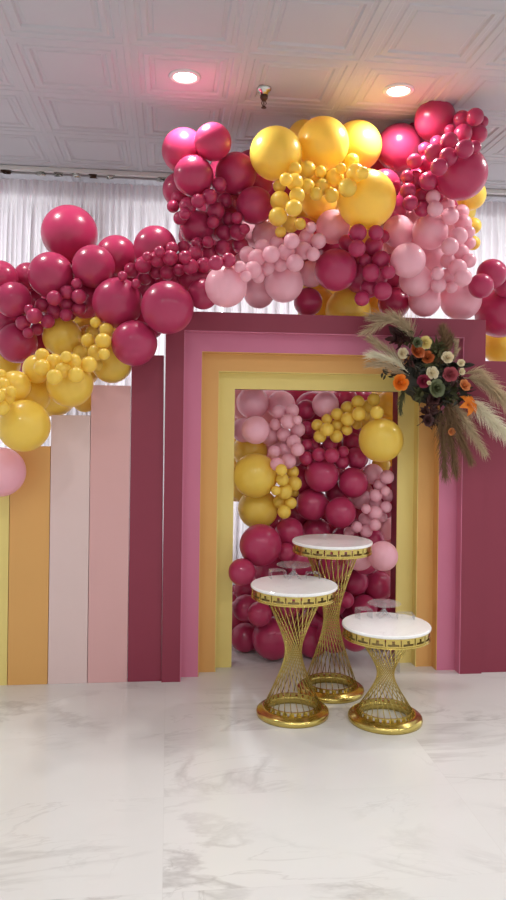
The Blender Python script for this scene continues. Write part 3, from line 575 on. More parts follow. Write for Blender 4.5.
('yB', 0.607, 4.125, 2.753, 0.0552, (0.12, 0.99, 0.02), 11, 'small yellow balloon, first at left, upper row of strand under the ceiling trio'),
('ys', 0.679, 3.979, 2.745, 0.0427, (-0.00, 0.99, -0.15), 11, 'small yellow balloon, fourth from left, upper row of strand under the ceiling trio'),
('ys', 0.656, 3.945, 2.665, 0.0453, (-0.12, 0.99, -0.00), 11, 'small yellow balloon, fifth from left, lower row of strand under the ceiling trio'),
('yB', 0.586, 4.050, 2.643, 0.0524, (0.02, 1.00, 0.04), 11, 'small yellow balloon, second from left, lower row of strand under the ceiling trio'),
('yB', 0.703, 4.336, 2.681, 0.0517, (-0.27, 0.96, -0.00), 11, 'small yellow balloon, third from left, lower row of strand under the ceiling trio'),
('ys', 0.715, 4.079, 2.616, 0.0335, (0.12, 0.99, -0.10), 11, 'small yellow balloon, fourth from left, lower row of strand under the ceiling trio'),
('ys', 0.607, 4.085, 2.568, 0.0316, (-0.16, 0.99, -0.04), 11, 'small yellow balloon, first at left, lower row of strand under the ceiling trio'),
('ps', 0.428, 4.138, 2.448, 0.0466, (0.14, 0.99, -0.01), 12, 'small pale pink balloon, second from left, upper row of strand above the portal'),
('ps', 0.473, 4.060, 2.414, 0.0488, (0.11, 0.99, 0.05), 12, 'small pale pink balloon, third from left, upper row of strand above the portal'),
('ps', 0.511, 4.132, 2.494, 0.0435, (-0.06, 1.00, -0.04), 12, 'small pale pink balloon, fourth from left, upper row of strand above the portal'),
('ps', 0.594, 4.137, 2.517, 0.0418, (0.16, 0.99, 0.00), 12, 'small pale pink balloon, sixth from left, upper row of strand above the portal'),
('ps', 0.542, 3.989, 2.420, 0.0480, (-0.13, 0.99, -0.04), 12, 'small pale pink balloon, fifth from left, upper row of strand above the portal'),
('ps', 0.639, 4.076, 2.459, 0.0492, (-0.11, 0.99, -0.04), 12, 'small pale pink balloon, sixth from left, lower row of strand above the portal'),
('ps', 0.655, 3.992, 2.498, 0.0440, (0.11, 0.99, 0.09), 12, 'small pale pink balloon, seventh from left, upper row of strand above the portal'),
('ps', 0.766, 4.150, 2.562, 0.0440, (-0.05, 1.00, 0.06), 12, 'small pale pink balloon, eighth from left, upper row of strand above the portal'),
('pB', 0.743, 4.110, 2.475, 0.0503, (-0.02, 1.00, -0.02), 12, 'small pale pink balloon, eighth from left, lower row of strand above the portal'),
('ps', 0.824, 4.092, 2.528, 0.0435, (0.05, 0.99, -0.10), 12, 'small pale pink balloon, last at right, lower row of strand above the portal'),
('ps', 0.782, 4.033, 2.439, 0.0386, (0.07, 1.00, -0.01), 12, 'small pale pink balloon, ninth from left, lower row of strand above the portal'),
('ps', 0.679, 4.019, 2.384, 0.0486, (-0.04, 1.00, -0.09), 12, 'small pale pink balloon, seventh from left, lower row of strand above the portal'),
('ps', 0.619, 4.149, 2.403, 0.0438, (-0.01, 1.00, -0.01), 12, 'small pale pink balloon, fifth from left, lower row of strand above the portal'),
('ps', 0.539, 4.128, 2.374, 0.0435, (-0.05, 1.00, 0.04), 12, 'small pale pink balloon, fourth from left, lower row of strand above the portal'),
('ps', 0.445, 4.006, 2.337, 0.0487, (0.03, 0.99, -0.10), 12, 'small pale pink balloon, second from left, lower row of strand above the portal'),
('ps', 0.355, 3.795, 2.306, 0.0314, (-0.04, 1.00, -0.02), 12, 'small pale pink balloon, first at left, upper row of strand above the portal'),
('ps', 0.488, 4.104, 2.317, 0.0353, (-0.06, 0.99, 0.11), 12, 'small pale pink balloon, third from left, lower row of strand above the portal'),
('ps', 0.385, 3.780, 2.256, 0.0291, (-0.09, 0.99, -0.08), 12, 'small pale pink balloon, first at left, lower row of strand above the portal'),
('ps', 0.778, 4.083, 2.600, 0.0318, (0.00, 0.99, 0.10), 12, 'small pale pink balloon, last at right, upper row of strand above the portal'),
('rB', 1.688, 4.179, 3.296, 0.0512, (0.01, 1.00, 0.06), 13, 'small raspberry balloon, second from top, left row of strand at the upper right end'),
('rB', 1.726, 4.082, 3.274, 0.0501, (0.02, 1.00, -0.05), 13, 'small raspberry balloon, first at top, left row of strand at the upper right end'),
('rs', 1.829, 4.216, 3.304, 0.0356, (-0.06, 1.00, 0.03), 13, 'small raspberry balloon, first at top, right row of strand at the upper right end'),
('rB', 1.679, 4.139, 3.199, 0.0526, (0.04, 1.00, -0.03), 13, 'small raspberry balloon, third from top, right row of strand at the upper right end'),
('rB', 1.793, 4.194, 3.221, 0.0547, (0.06, 1.00, -0.06), 13, 'small raspberry balloon, second from top, right row of strand at the upper right end'),
('rB', 1.518, 3.935, 3.066, 0.0511, (-0.02, 1.00, 0.00), 13, 'small raspberry balloon, fourth from top, left row of strand at the upper right end'),
('rs', 1.563, 4.250, 3.180, 0.0421, (0.13, 0.99, 0.07), 13, 'small raspberry balloon, fifth from top, left row of strand at the upper right end'),
('rs', 1.491, 4.258, 3.140, 0.0402, (-0.03, 0.99, 0.13), 13, 'small raspberry balloon, seventh from top, left row of strand at the upper right end'),
('rB', 1.437, 3.948, 3.005, 0.0506, (-0.09, 0.99, -0.10), 13, 'small raspberry balloon, sixth from top, left row of strand at the upper right end'),
('rs', 1.623, 4.197, 3.238, 0.0321, (0.13, 0.99, -0.05), 13, 'small raspberry balloon, third from top, left row of strand at the upper right end'),
('rs', 1.458, 4.149, 3.019, 0.0455, (-0.08, 0.99, -0.11), 13, 'small raspberry balloon, eighth from top, left row of strand at the upper right end'),
('rs', 1.379, 4.106, 3.009, 0.0443, (0.09, 0.99, 0.06), 13, 'small raspberry balloon, ninth from top, left row of strand at the upper right end'),
('rB', 1.397, 4.146, 2.919, 0.0504, (-0.03, 1.00, 0.02), 13, 'small raspberry balloon, tenth from top, left row of strand at the upper right end'),
('rs', 1.329, 4.085, 2.911, 0.0372, (-0.08, 0.97, -0.21), 13, 'small raspberry balloon, eleventh from top, left row of strand at the upper right end'),
('rs', 1.331, 4.071, 2.829, 0.0457, (0.04, 1.00, -0.04), 13, 'small raspberry balloon, last at bottom, left row of strand at the upper right end'),
('rB', 1.488, 3.872, 2.959, 0.0503, (-0.03, 1.00, -0.08), 13, 'small raspberry balloon, sixth from top, right row of strand at the upper right end'),
('rs', 1.549, 3.794, 2.978, 0.0494, (-0.11, 0.99, -0.03), 13, 'small raspberry balloon, fifth from top, right row of strand at the upper right end'),
('rB', 1.441, 4.150, 2.821, 0.0505, (-0.04, 0.98, -0.19), 13, 'small raspberry balloon, ninth from top, right row of strand at the upper right end'),
('rB', 1.432, 4.026, 2.875, 0.0521, (-0.04, 1.00, -0.01), 13, 'small raspberry balloon, eighth from top, right row of strand at the upper right end'),
('rs', 1.424, 3.834, 2.889, 0.0468, (-0.08, 0.99, -0.10), 13, 'small raspberry balloon, seventh from top, right row of strand at the upper right end'),
('rs', 1.333, 4.030, 2.747, 0.0435, (-0.02, 1.00, 0.06), 13, 'small raspberry balloon, last at bottom, right row of strand at the upper right end'),
('rs', 1.426, 4.104, 2.738, 0.0443, (-0.11, 0.99, 0.01), 13, 'small raspberry balloon, tenth from top, right row of strand at the upper right end'),
('rs', 1.639, 3.872, 3.021, 0.0356, (-0.13, 0.98, 0.14), 13, 'small raspberry balloon, fourth from top, right row of strand at the upper right end'),
('rs', 1.017, 4.238, 2.561, 0.0446, (-0.03, 1.00, -0.04), 14, 'small raspberry balloon, second from top, left row of bunch below the biggest yellow'),
('rs', 1.038, 4.043, 2.572, 0.0487, (0.02, 0.99, -0.13), 14, 'small raspberry balloon, first at top, left row of bunch below the biggest yellow'),
('rs', 1.027, 4.018, 2.478, 0.0484, (-0.09, 0.99, -0.06), 14, 'small raspberry balloon, third from top, left row of bunch below the biggest yellow'),
('rB', 1.169, 4.187, 2.536, 0.0537, (0.05, 0.98, 0.20), 14, 'small raspberry balloon, third from top, right row of bunch below the biggest yellow'),
('rs', 1.257, 4.307, 2.622, 0.0404, (0.01, 1.00, 0.03), 14, 'small raspberry balloon, second from top, right row of bunch below the biggest yellow'),
('rs', 1.114, 4.178, 2.447, 0.0391, (-0.18, 0.91, 0.37), 14, 'small raspberry balloon, fourth from top, left row of bunch below the biggest yellow'),
('rB', 1.197, 4.130, 2.446, 0.0506, (-0.00, 0.98, -0.19), 14, 'small raspberry balloon, fourth from top, right row of bunch below the biggest yellow'),
('rB', 1.135, 4.116, 2.364, 0.0528, (-0.01, 1.00, -0.04), 14, 'small raspberry balloon, fifth from top, left row of bunch below the biggest yellow'),
('rs', 1.222, 4.065, 2.363, 0.0406, (-0.12, 0.99, -0.09), 14, 'small raspberry balloon, fifth from top, right row of bunch below the biggest yellow'),
('rB', 1.153, 4.209, 2.292, 0.0546, (-0.04, 1.00, -0.05), 14, 'small raspberry balloon, sixth from top, left row of bunch below the biggest yellow'),
('rB', 1.205, 4.118, 2.264, 0.0536, (-0.03, 1.00, -0.07), 14, 'small raspberry balloon, last at bottom, right row of bunch below the biggest yellow'),
('rs', 1.097, 4.161, 2.224, 0.0439, (-0.04, 1.00, -0.04), 14, 'small raspberry balloon, last at bottom, left row of bunch below the biggest yellow'),
('rs', 1.139, 4.037, 2.575, 0.0427, (0.00, 0.98, 0.19), 14, 'small raspberry balloon, first at top, right row of bunch below the biggest yellow'),
('ps', 1.476, 4.063, 2.797, 0.0409, (0.05, 1.00, 0.04), 15, 'small pale pink balloon, first at top, left row of strand down the arch right'),
('ps', 1.475, 4.026, 2.719, 0.0448, (0.01, 1.00, 0.03), 15, 'small pale pink balloon, third from top, left row of strand down the arch right'),
('pB', 1.594, 4.105, 2.706, 0.0508, (0.18, 0.98, -0.03), 15, 'small pale pink balloon, fourth from top, left row of strand down the arch right'),
('ps', 1.625, 4.221, 2.809, 0.0400, (-0.16, 0.98, -0.07), 15, 'small pale pink balloon, second from top, left row of strand down the arch right'),
('ps', 1.789, 4.420, 2.823, 0.0474, (0.12, 0.99, -0.02), 15, 'small pale pink balloon, first at top, right row of strand down the arch right'),
('pB', 1.779, 4.367, 2.738, 0.0535, (0.05, 1.00, -0.07), 15, 'small pale pink balloon, second from top, right row of strand down the arch right'),
('ps', 1.729, 4.154, 2.631, 0.0357, (-0.04, 1.00, -0.01), 15, 'small pale pink balloon, third from top, right row of strand down the arch right'),
('pB', 1.655, 4.122, 2.597, 0.0511, (0.00, 0.99, 0.16), 15, 'small pale pink balloon, fourth from top, right row of strand down the arch right'),
('ps', 1.768, 4.235, 2.587, 0.0364, (0.05, 1.00, -0.08), 15, 'small pale pink balloon, fifth from top, right row of strand down the arch right'),
('pB', 1.587, 4.083, 2.525, 0.0505, (-0.01, 1.00, -0.03), 15, 'small pale pink balloon, fifth from top, left row of strand down the arch right'),
('ps', 1.707, 4.221, 2.526, 0.0498, (-0.10, 0.99, -0.03), 15, 'small pale pink balloon, sixth from top, right row of strand down the arch right'),
('ps', 1.627, 4.214, 2.472, 0.0457, (0.18, 0.98, -0.13), 15, 'small pale pink balloon, sixth from top, left row of strand down the arch right'),
('ps', 1.733, 4.157, 2.465, 0.0421, (-0.04, 0.99, 0.10), 15, 'small pale pink balloon, seventh from top, right row of strand down the arch right'),
('pB', 1.653, 4.123, 2.413, 0.0511, (0.12, 0.99, 0.08), 15, 'small pale pink balloon, eighth from top, right row of strand down the arch right'),
('ps', 1.639, 4.253, 2.384, 0.0494, (0.00, 0.95, -0.30), 15, 'small pale pink balloon, eighth from top, left row of strand down the arch right'),
('pB', 1.651, 4.044, 2.342, 0.0502, (-0.09, 0.99, 0.09), 15, 'small pale pink balloon, last at bottom, right row of strand down the arch right'),
('ps', 1.548, 4.153, 2.315, 0.0456, (-0.02, 1.00, 0.01), 15, 'small pale pink balloon, ninth from top, left row of strand down the arch right'),
('ps', 1.519, 4.095, 2.369, 0.0381, (-0.03, 1.00, 0.06), 15, 'small pale pink balloon, seventh from top, left row of strand down the arch right'),
('ps', 1.645, 4.200, 2.315, 0.0360, (-0.11, 0.99, -0.03), 15, 'small pale pink balloon, last at bottom, left row of strand down the arch right'),
('ps', 0.691, 4.617, 1.567, 0.0447, (0.01, 1.00, 0.03), 16, 'small pale pink balloon, first at top, left row of bunch at the doorway left'),
('ps', 0.768, 4.575, 1.577, 0.0430, (-0.10, 0.99, -0.06), 16, 'small pale pink balloon, first at top, right row of bunch at the doorway left'),
('ps', 0.734, 4.519, 1.509, 0.0472, (0.05, 1.00, 0.06), 16, 'small pale pink balloon, second from top, left row of bunch at the doorway left'),
('ps', 0.665, 4.609, 1.488, 0.0377, (-0.06, 1.00, 0.01), 16, 'small pale pink balloon, third from top, left row of bunch at the doorway left'),
('ps', 0.811, 4.612, 1.457, 0.0482, (0.00, 1.00, 0.03), 16, 'small pale pink balloon, third from top, right row of bunch at the doorway left'),
('ps', 0.722, 4.611, 1.425, 0.0453, (0.03, 0.99, -0.15), 16, 'small pale pink balloon, fourth from top, left row of bunch at the doorway left'),
('ps', 0.775, 4.549, 1.382, 0.0462, (-0.02, 0.99, -0.13), 16, 'small pale pink balloon, fourth from top, right row of bunch at the doorway left'),
('ps', 0.787, 4.470, 1.338, 0.0420, (0.08, 0.99, -0.08), 16, 'small pale pink balloon, fifth from top, right row of bunch at the doorway left'),
('ps', 0.730, 4.615, 1.325, 0.0495, (0.04, 0.99, 0.13), 16, 'small pale pink balloon, fifth from top, left row of bunch at the doorway left'),
('ps', 0.657, 4.562, 1.319, 0.0407, (0.03, 1.00, 0.02), 16, 'small pale pink balloon, sixth from top, left row of bunch at the doorway left'),
('ps', 0.743, 4.539, 1.264, 0.0487, (-0.07, 1.00, 0.02), 16, 'small pale pink balloon, last at bottom, right row of bunch at the doorway left'),
('ps', 0.652, 4.419, 1.252, 0.0414, (0.06, 1.00, -0.02), 16, 'small pale pink balloon, last at bottom, left row of bunch at the doorway left'),
('ps', 0.782, 4.460, 1.519, 0.0280, (0.15, 0.99, -0.07), 16, 'small pale pink balloon, second from top, right row of bunch at the doorway left'),
('ys', 0.669, 4.347, 1.222, 0.0356, (0.13, 0.99, 0.06), 17, 'small yellow balloon, first at top, left row of bunch at the doorway left'),
('ys', 0.779, 4.599, 1.191, 0.0412, (0.02, 1.00, -0.06), 17, 'small yellow balloon, first at top, right row of bunch at the doorway left'),
('ys', 0.691, 4.445, 1.157, 0.0397, (-0.10, 0.99, -0.05), 17, 'small yellow balloon, second from top, left row of bunch at the doorway left'),
('ys', 0.780, 4.539, 1.123, 0.0474, (-0.00, 0.99, -0.16), 17, 'small yellow balloon, second from top, right row of bunch at the doorway left'),
('ys', 0.713, 4.485, 1.079, 0.0481, (-0.03, 1.00, 0.03), 17, 'small yellow balloon, fourth from top, left row of bunch at the doorway left'),
('ys', 0.700, 4.574, 1.008, 0.0456, (0.01, 1.00, 0.04), 17, 'small yellow balloon, fifth from top, left row of bunch at the doorway left'),
('ys', 0.756, 4.510, 1.006, 0.0377, (0.01, 0.98, -0.20), 17, 'small yellow balloon, last at bottom, right row of bunch at the doorway left'),
('ys', 0.709, 4.469, 0.956, 0.0413, (0.05, 0.99, -0.15), 17, 'small yellow balloon, last at bottom, left row of bunch at the doorway left'),
('ys', 0.814, 4.716, 1.048, 0.0282, (0.05, 1.00, 0.07), 17, 'small yellow balloon, third from top, right row of bunch at the doorway left'),
('ys', 0.651, 4.436, 1.090, 0.0297, (-0.06, 1.00, -0.04), 17, 'small yellow balloon, third from top, left row of bunch at the doorway left'),
('ys', 0.933, 4.595, 1.488, 0.0378, (-0.04, 1.00, -0.08), 18, 'small yellow balloon, first at left, upper row of strand along the doorway top'),
('ys', 0.943, 4.557, 1.418, 0.0410, (-0.20, 0.98, 0.04), 18, 'small yellow balloon, first at left, lower row of strand along the doorway top'),
('ys', 0.996, 4.601, 1.526, 0.0345, (0.08, 1.00, -0.05), 18, 'small yellow balloon, second from left, upper row of strand along the doorway top'),
('ys', 0.973, 4.490, 1.463, 0.0424, (0.06, 1.00, 0.05), 18, 'small yellow balloon, second from left, lower row of strand along the doorway top'),
('ys', 1.052, 4.566, 1.559, 0.0384, (-0.04, 1.00, -0.08), 18, 'small yellow balloon, third from left, upper row of strand along the doorway top'),
('ys', 1.068, 4.613, 1.487, 0.0437, (-0.06, 1.00, 0.04), 18, 'small yellow balloon, fourth from left, lower row of strand along the doorway top'),
('ys', 1.048, 4.559, 1.419, 0.0411, (-0.08, 1.00, 0.06), 18, 'small yellow balloon, third from left, lower row of strand along the doorway top'),
('ys', 1.128, 4.602, 1.599, 0.0436, (0.05, 1.00, 0.00), 18, 'small yellow balloon, fourth from left, upper row of strand along the doorway top'),
('ys', 1.110, 4.511, 1.529, 0.0448, (-0.14, 0.98, -0.16), 18, 'small yellow balloon, sixth from left, lower row of strand along the doorway top'),
('ys', 1.114, 4.551, 1.460, 0.0342, (0.07, 0.99, 0.10), 18, 'small yellow balloon, fifth from left, lower row of strand along the doorway top'),
('ys', 1.181, 4.548, 1.638, 0.0411, (-0.09, 0.99, 0.05), 18, 'small yellow balloon, fifth from left, upper row of strand along the doorway top'),
('ys', 1.162, 4.445, 1.561, 0.0442, (0.06, 0.99, 0.11), 18, 'small yellow balloon, eighth from left, lower row of strand along the doorway top'),
('ys', 1.189, 4.599, 1.496, 0.0333, (0.11, 0.98, -0.15), 18, 'small yellow balloon, seventh from left, lower row of strand along the doorway top'),
('ys', 1.268, 4.619, 1.609, 0.0460, (-0.04, 1.00, -0.04), 18, 'small yellow balloon, sixth from left, upper row of strand along the doorway top'),
('ys', 1.246, 4.584, 1.543, 0.0311, (-0.12, 0.99, -0.01), 18, 'small yellow balloon, ninth from left, lower row of strand along the doorway top'),
('ys', 1.282, 4.543, 1.654, 0.0412, (-0.06, 1.00, -0.06), 18, 'small yellow balloon, last at right, upper row of strand along the doorway top'),
('ys', 1.251, 4.365, 1.570, 0.0416, (-0.01, 1.00, 0.01), 18, 'small yellow balloon, last at right, lower row of strand along the doorway top'),
('rs', 0.932, 4.723, 1.357, 0.0438, (0.05, 1.00, -0.03), 19, 'small raspberry balloon, second from left, upper row of bunch under the yellow strand'),
('rs', 0.934, 4.536, 1.305, 0.0442, (-0.11, 0.99, 0.01), 19, 'small raspberry balloon, third from left, lower row of bunch under the yellow strand'),
('rs', 1.001, 4.473, 1.303, 0.0470, (0.06, 1.00, 0.04), 19, 'small raspberry balloon, fourth from left, lower row of bunch under the yellow strand'),
('rs', 1.105, 4.646, 1.255, 0.0489, (-0.06, 1.00, -0.01), 19, 'small raspberry balloon, last at right, lower row of bunch under the yellow strand'),
('rs', 1.103, 4.593, 1.323, 0.0359, (-0.01, 1.00, -0.08), 19, 'small raspberry balloon, last at right, upper row of bunch under the yellow strand'),
('rs', 1.031, 4.663, 1.367, 0.0490, (-0.01, 1.00, 0.04), 19, 'small raspberry balloon, third from left, upper row of bunch under the yellow strand'),
('rs', 0.886, 4.695, 1.467, 0.0456, (-0.10, 0.97, 0.23), 19, 'small raspberry balloon, first at left, upper row of bunch under the yellow strand'),
('rs', 0.874, 4.626, 1.360, 0.0380, (-0.03, 1.00, 0.08), 19, 'small raspberry balloon, first at left, lower row of bunch under the yellow strand'),
('rs', 0.861, 4.582, 1.280, 0.0445, (-0.00, 1.00, -0.04), 19, 'small raspberry balloon, second from left, lower row of bunch under the yellow strand'),
('ps', 1.353, 4.625, 1.103, 0.0420, (0.07, 1.00, -0.06), 20, 'small pale pink balloon, second from top, left row of bunch at the doorway right'),
('ps', 1.313, 4.579, 1.045, 0.0415, (0.06, 1.00, 0.06), 20, 'small pale pink balloon, third from top, left row of bunch at the doorway right'),
('ps', 1.414, 4.648, 1.037, 0.0422, (0.23, 0.96, 0.15), 20, 'small pale pink balloon, second from top, right row of bunch at the doorway right'),
('ps', 1.334, 4.647, 0.983, 0.0442, (-0.09, 0.99, -0.09), 20, 'small pale pink balloon, fourth from top, left row of bunch at the doorway right'),
('ps', 1.380, 4.579, 0.972, 0.0381, (0.03, 1.00, 0.04), 20, 'small pale pink balloon, third from top, right row of bunch at the doorway right'),
('ps', 1.305, 4.563, 0.936, 0.0469, (0.14, 0.99, -0.03), 20, 'small pale pink balloon, fifth from top, right row of bunch at the doorway right'),
('ps', 1.268, 4.646, 0.885, 0.0470, (-0.05, 1.00, 0.02), 20, 'small pale pink balloon, sixth from top, left row of bunch at the doorway right'),
('ps', 1.292, 4.514, 0.868, 0.0375, (-0.02, 1.00, -0.05), 20, 'small pale pink balloon, sixth from top, right row of bunch at the doorway right'),
('ps', 1.255, 4.588, 0.819, 0.0415, (0.08, 0.98, -0.16), 20, 'small pale pink balloon, last at bottom, right row of bunch at the doorway right'),
('ps', 1.187, 4.560, 0.849, 0.0357, (-0.08, 1.00, -0.05), 20, 'small pale pink balloon, seventh from top, left row of bunch at the doorway right'),
('ps', 1.238, 4.532, 0.966, 0.0308, (-0.14, 0.99, 0.07), 20, 'small pale pink balloon, fifth from top, left row of bunch at the doorway right'),
('ps', 1.169, 4.688, 0.797, 0.0353, (0.12, 0.98, 0.13), 20, 'small pale pink balloon, last at bottom, left row of bunch at the doorway right'),
('ps', 1.363, 4.536, 1.078, 0.0316, (0.05, 1.00, -0.00), 20, 'small pale pink balloon, first at top, right row of bunch at the doorway right'),
('ps', 1.377, 4.652, 0.899, 0.0338, (0.11, 0.98, 0.15), 20, 'small pale pink balloon, fourth from top, right row of bunch at the doorway right'),
('ps', 1.382, 4.570, 1.164, 0.0450, (-0.00, 1.00, -0.05), 20, 'small pale pink balloon, first at top, left row of bunch at the doorway right'),
]
protos = {}
for (k, x, y, z, R, d, g, lab) in BALLOONS:
    if k not in protos: o = bpy.data.objects.new('balloon', BM[k]); protos[k] = o
    else: o = protos[k].copy()
    C.objects.link(o)
    o.location = (x, y, z)
    o.rotation_euler = (-Vector(d)).to_track_quat('Z', 'Y').to_euler()
    e = rnd.uniform(-.003, .003)
    o.scale = (R * (1 + e), R * (1 - e), R)
    tag(o, lab, 'balloon', GROUPS[g])
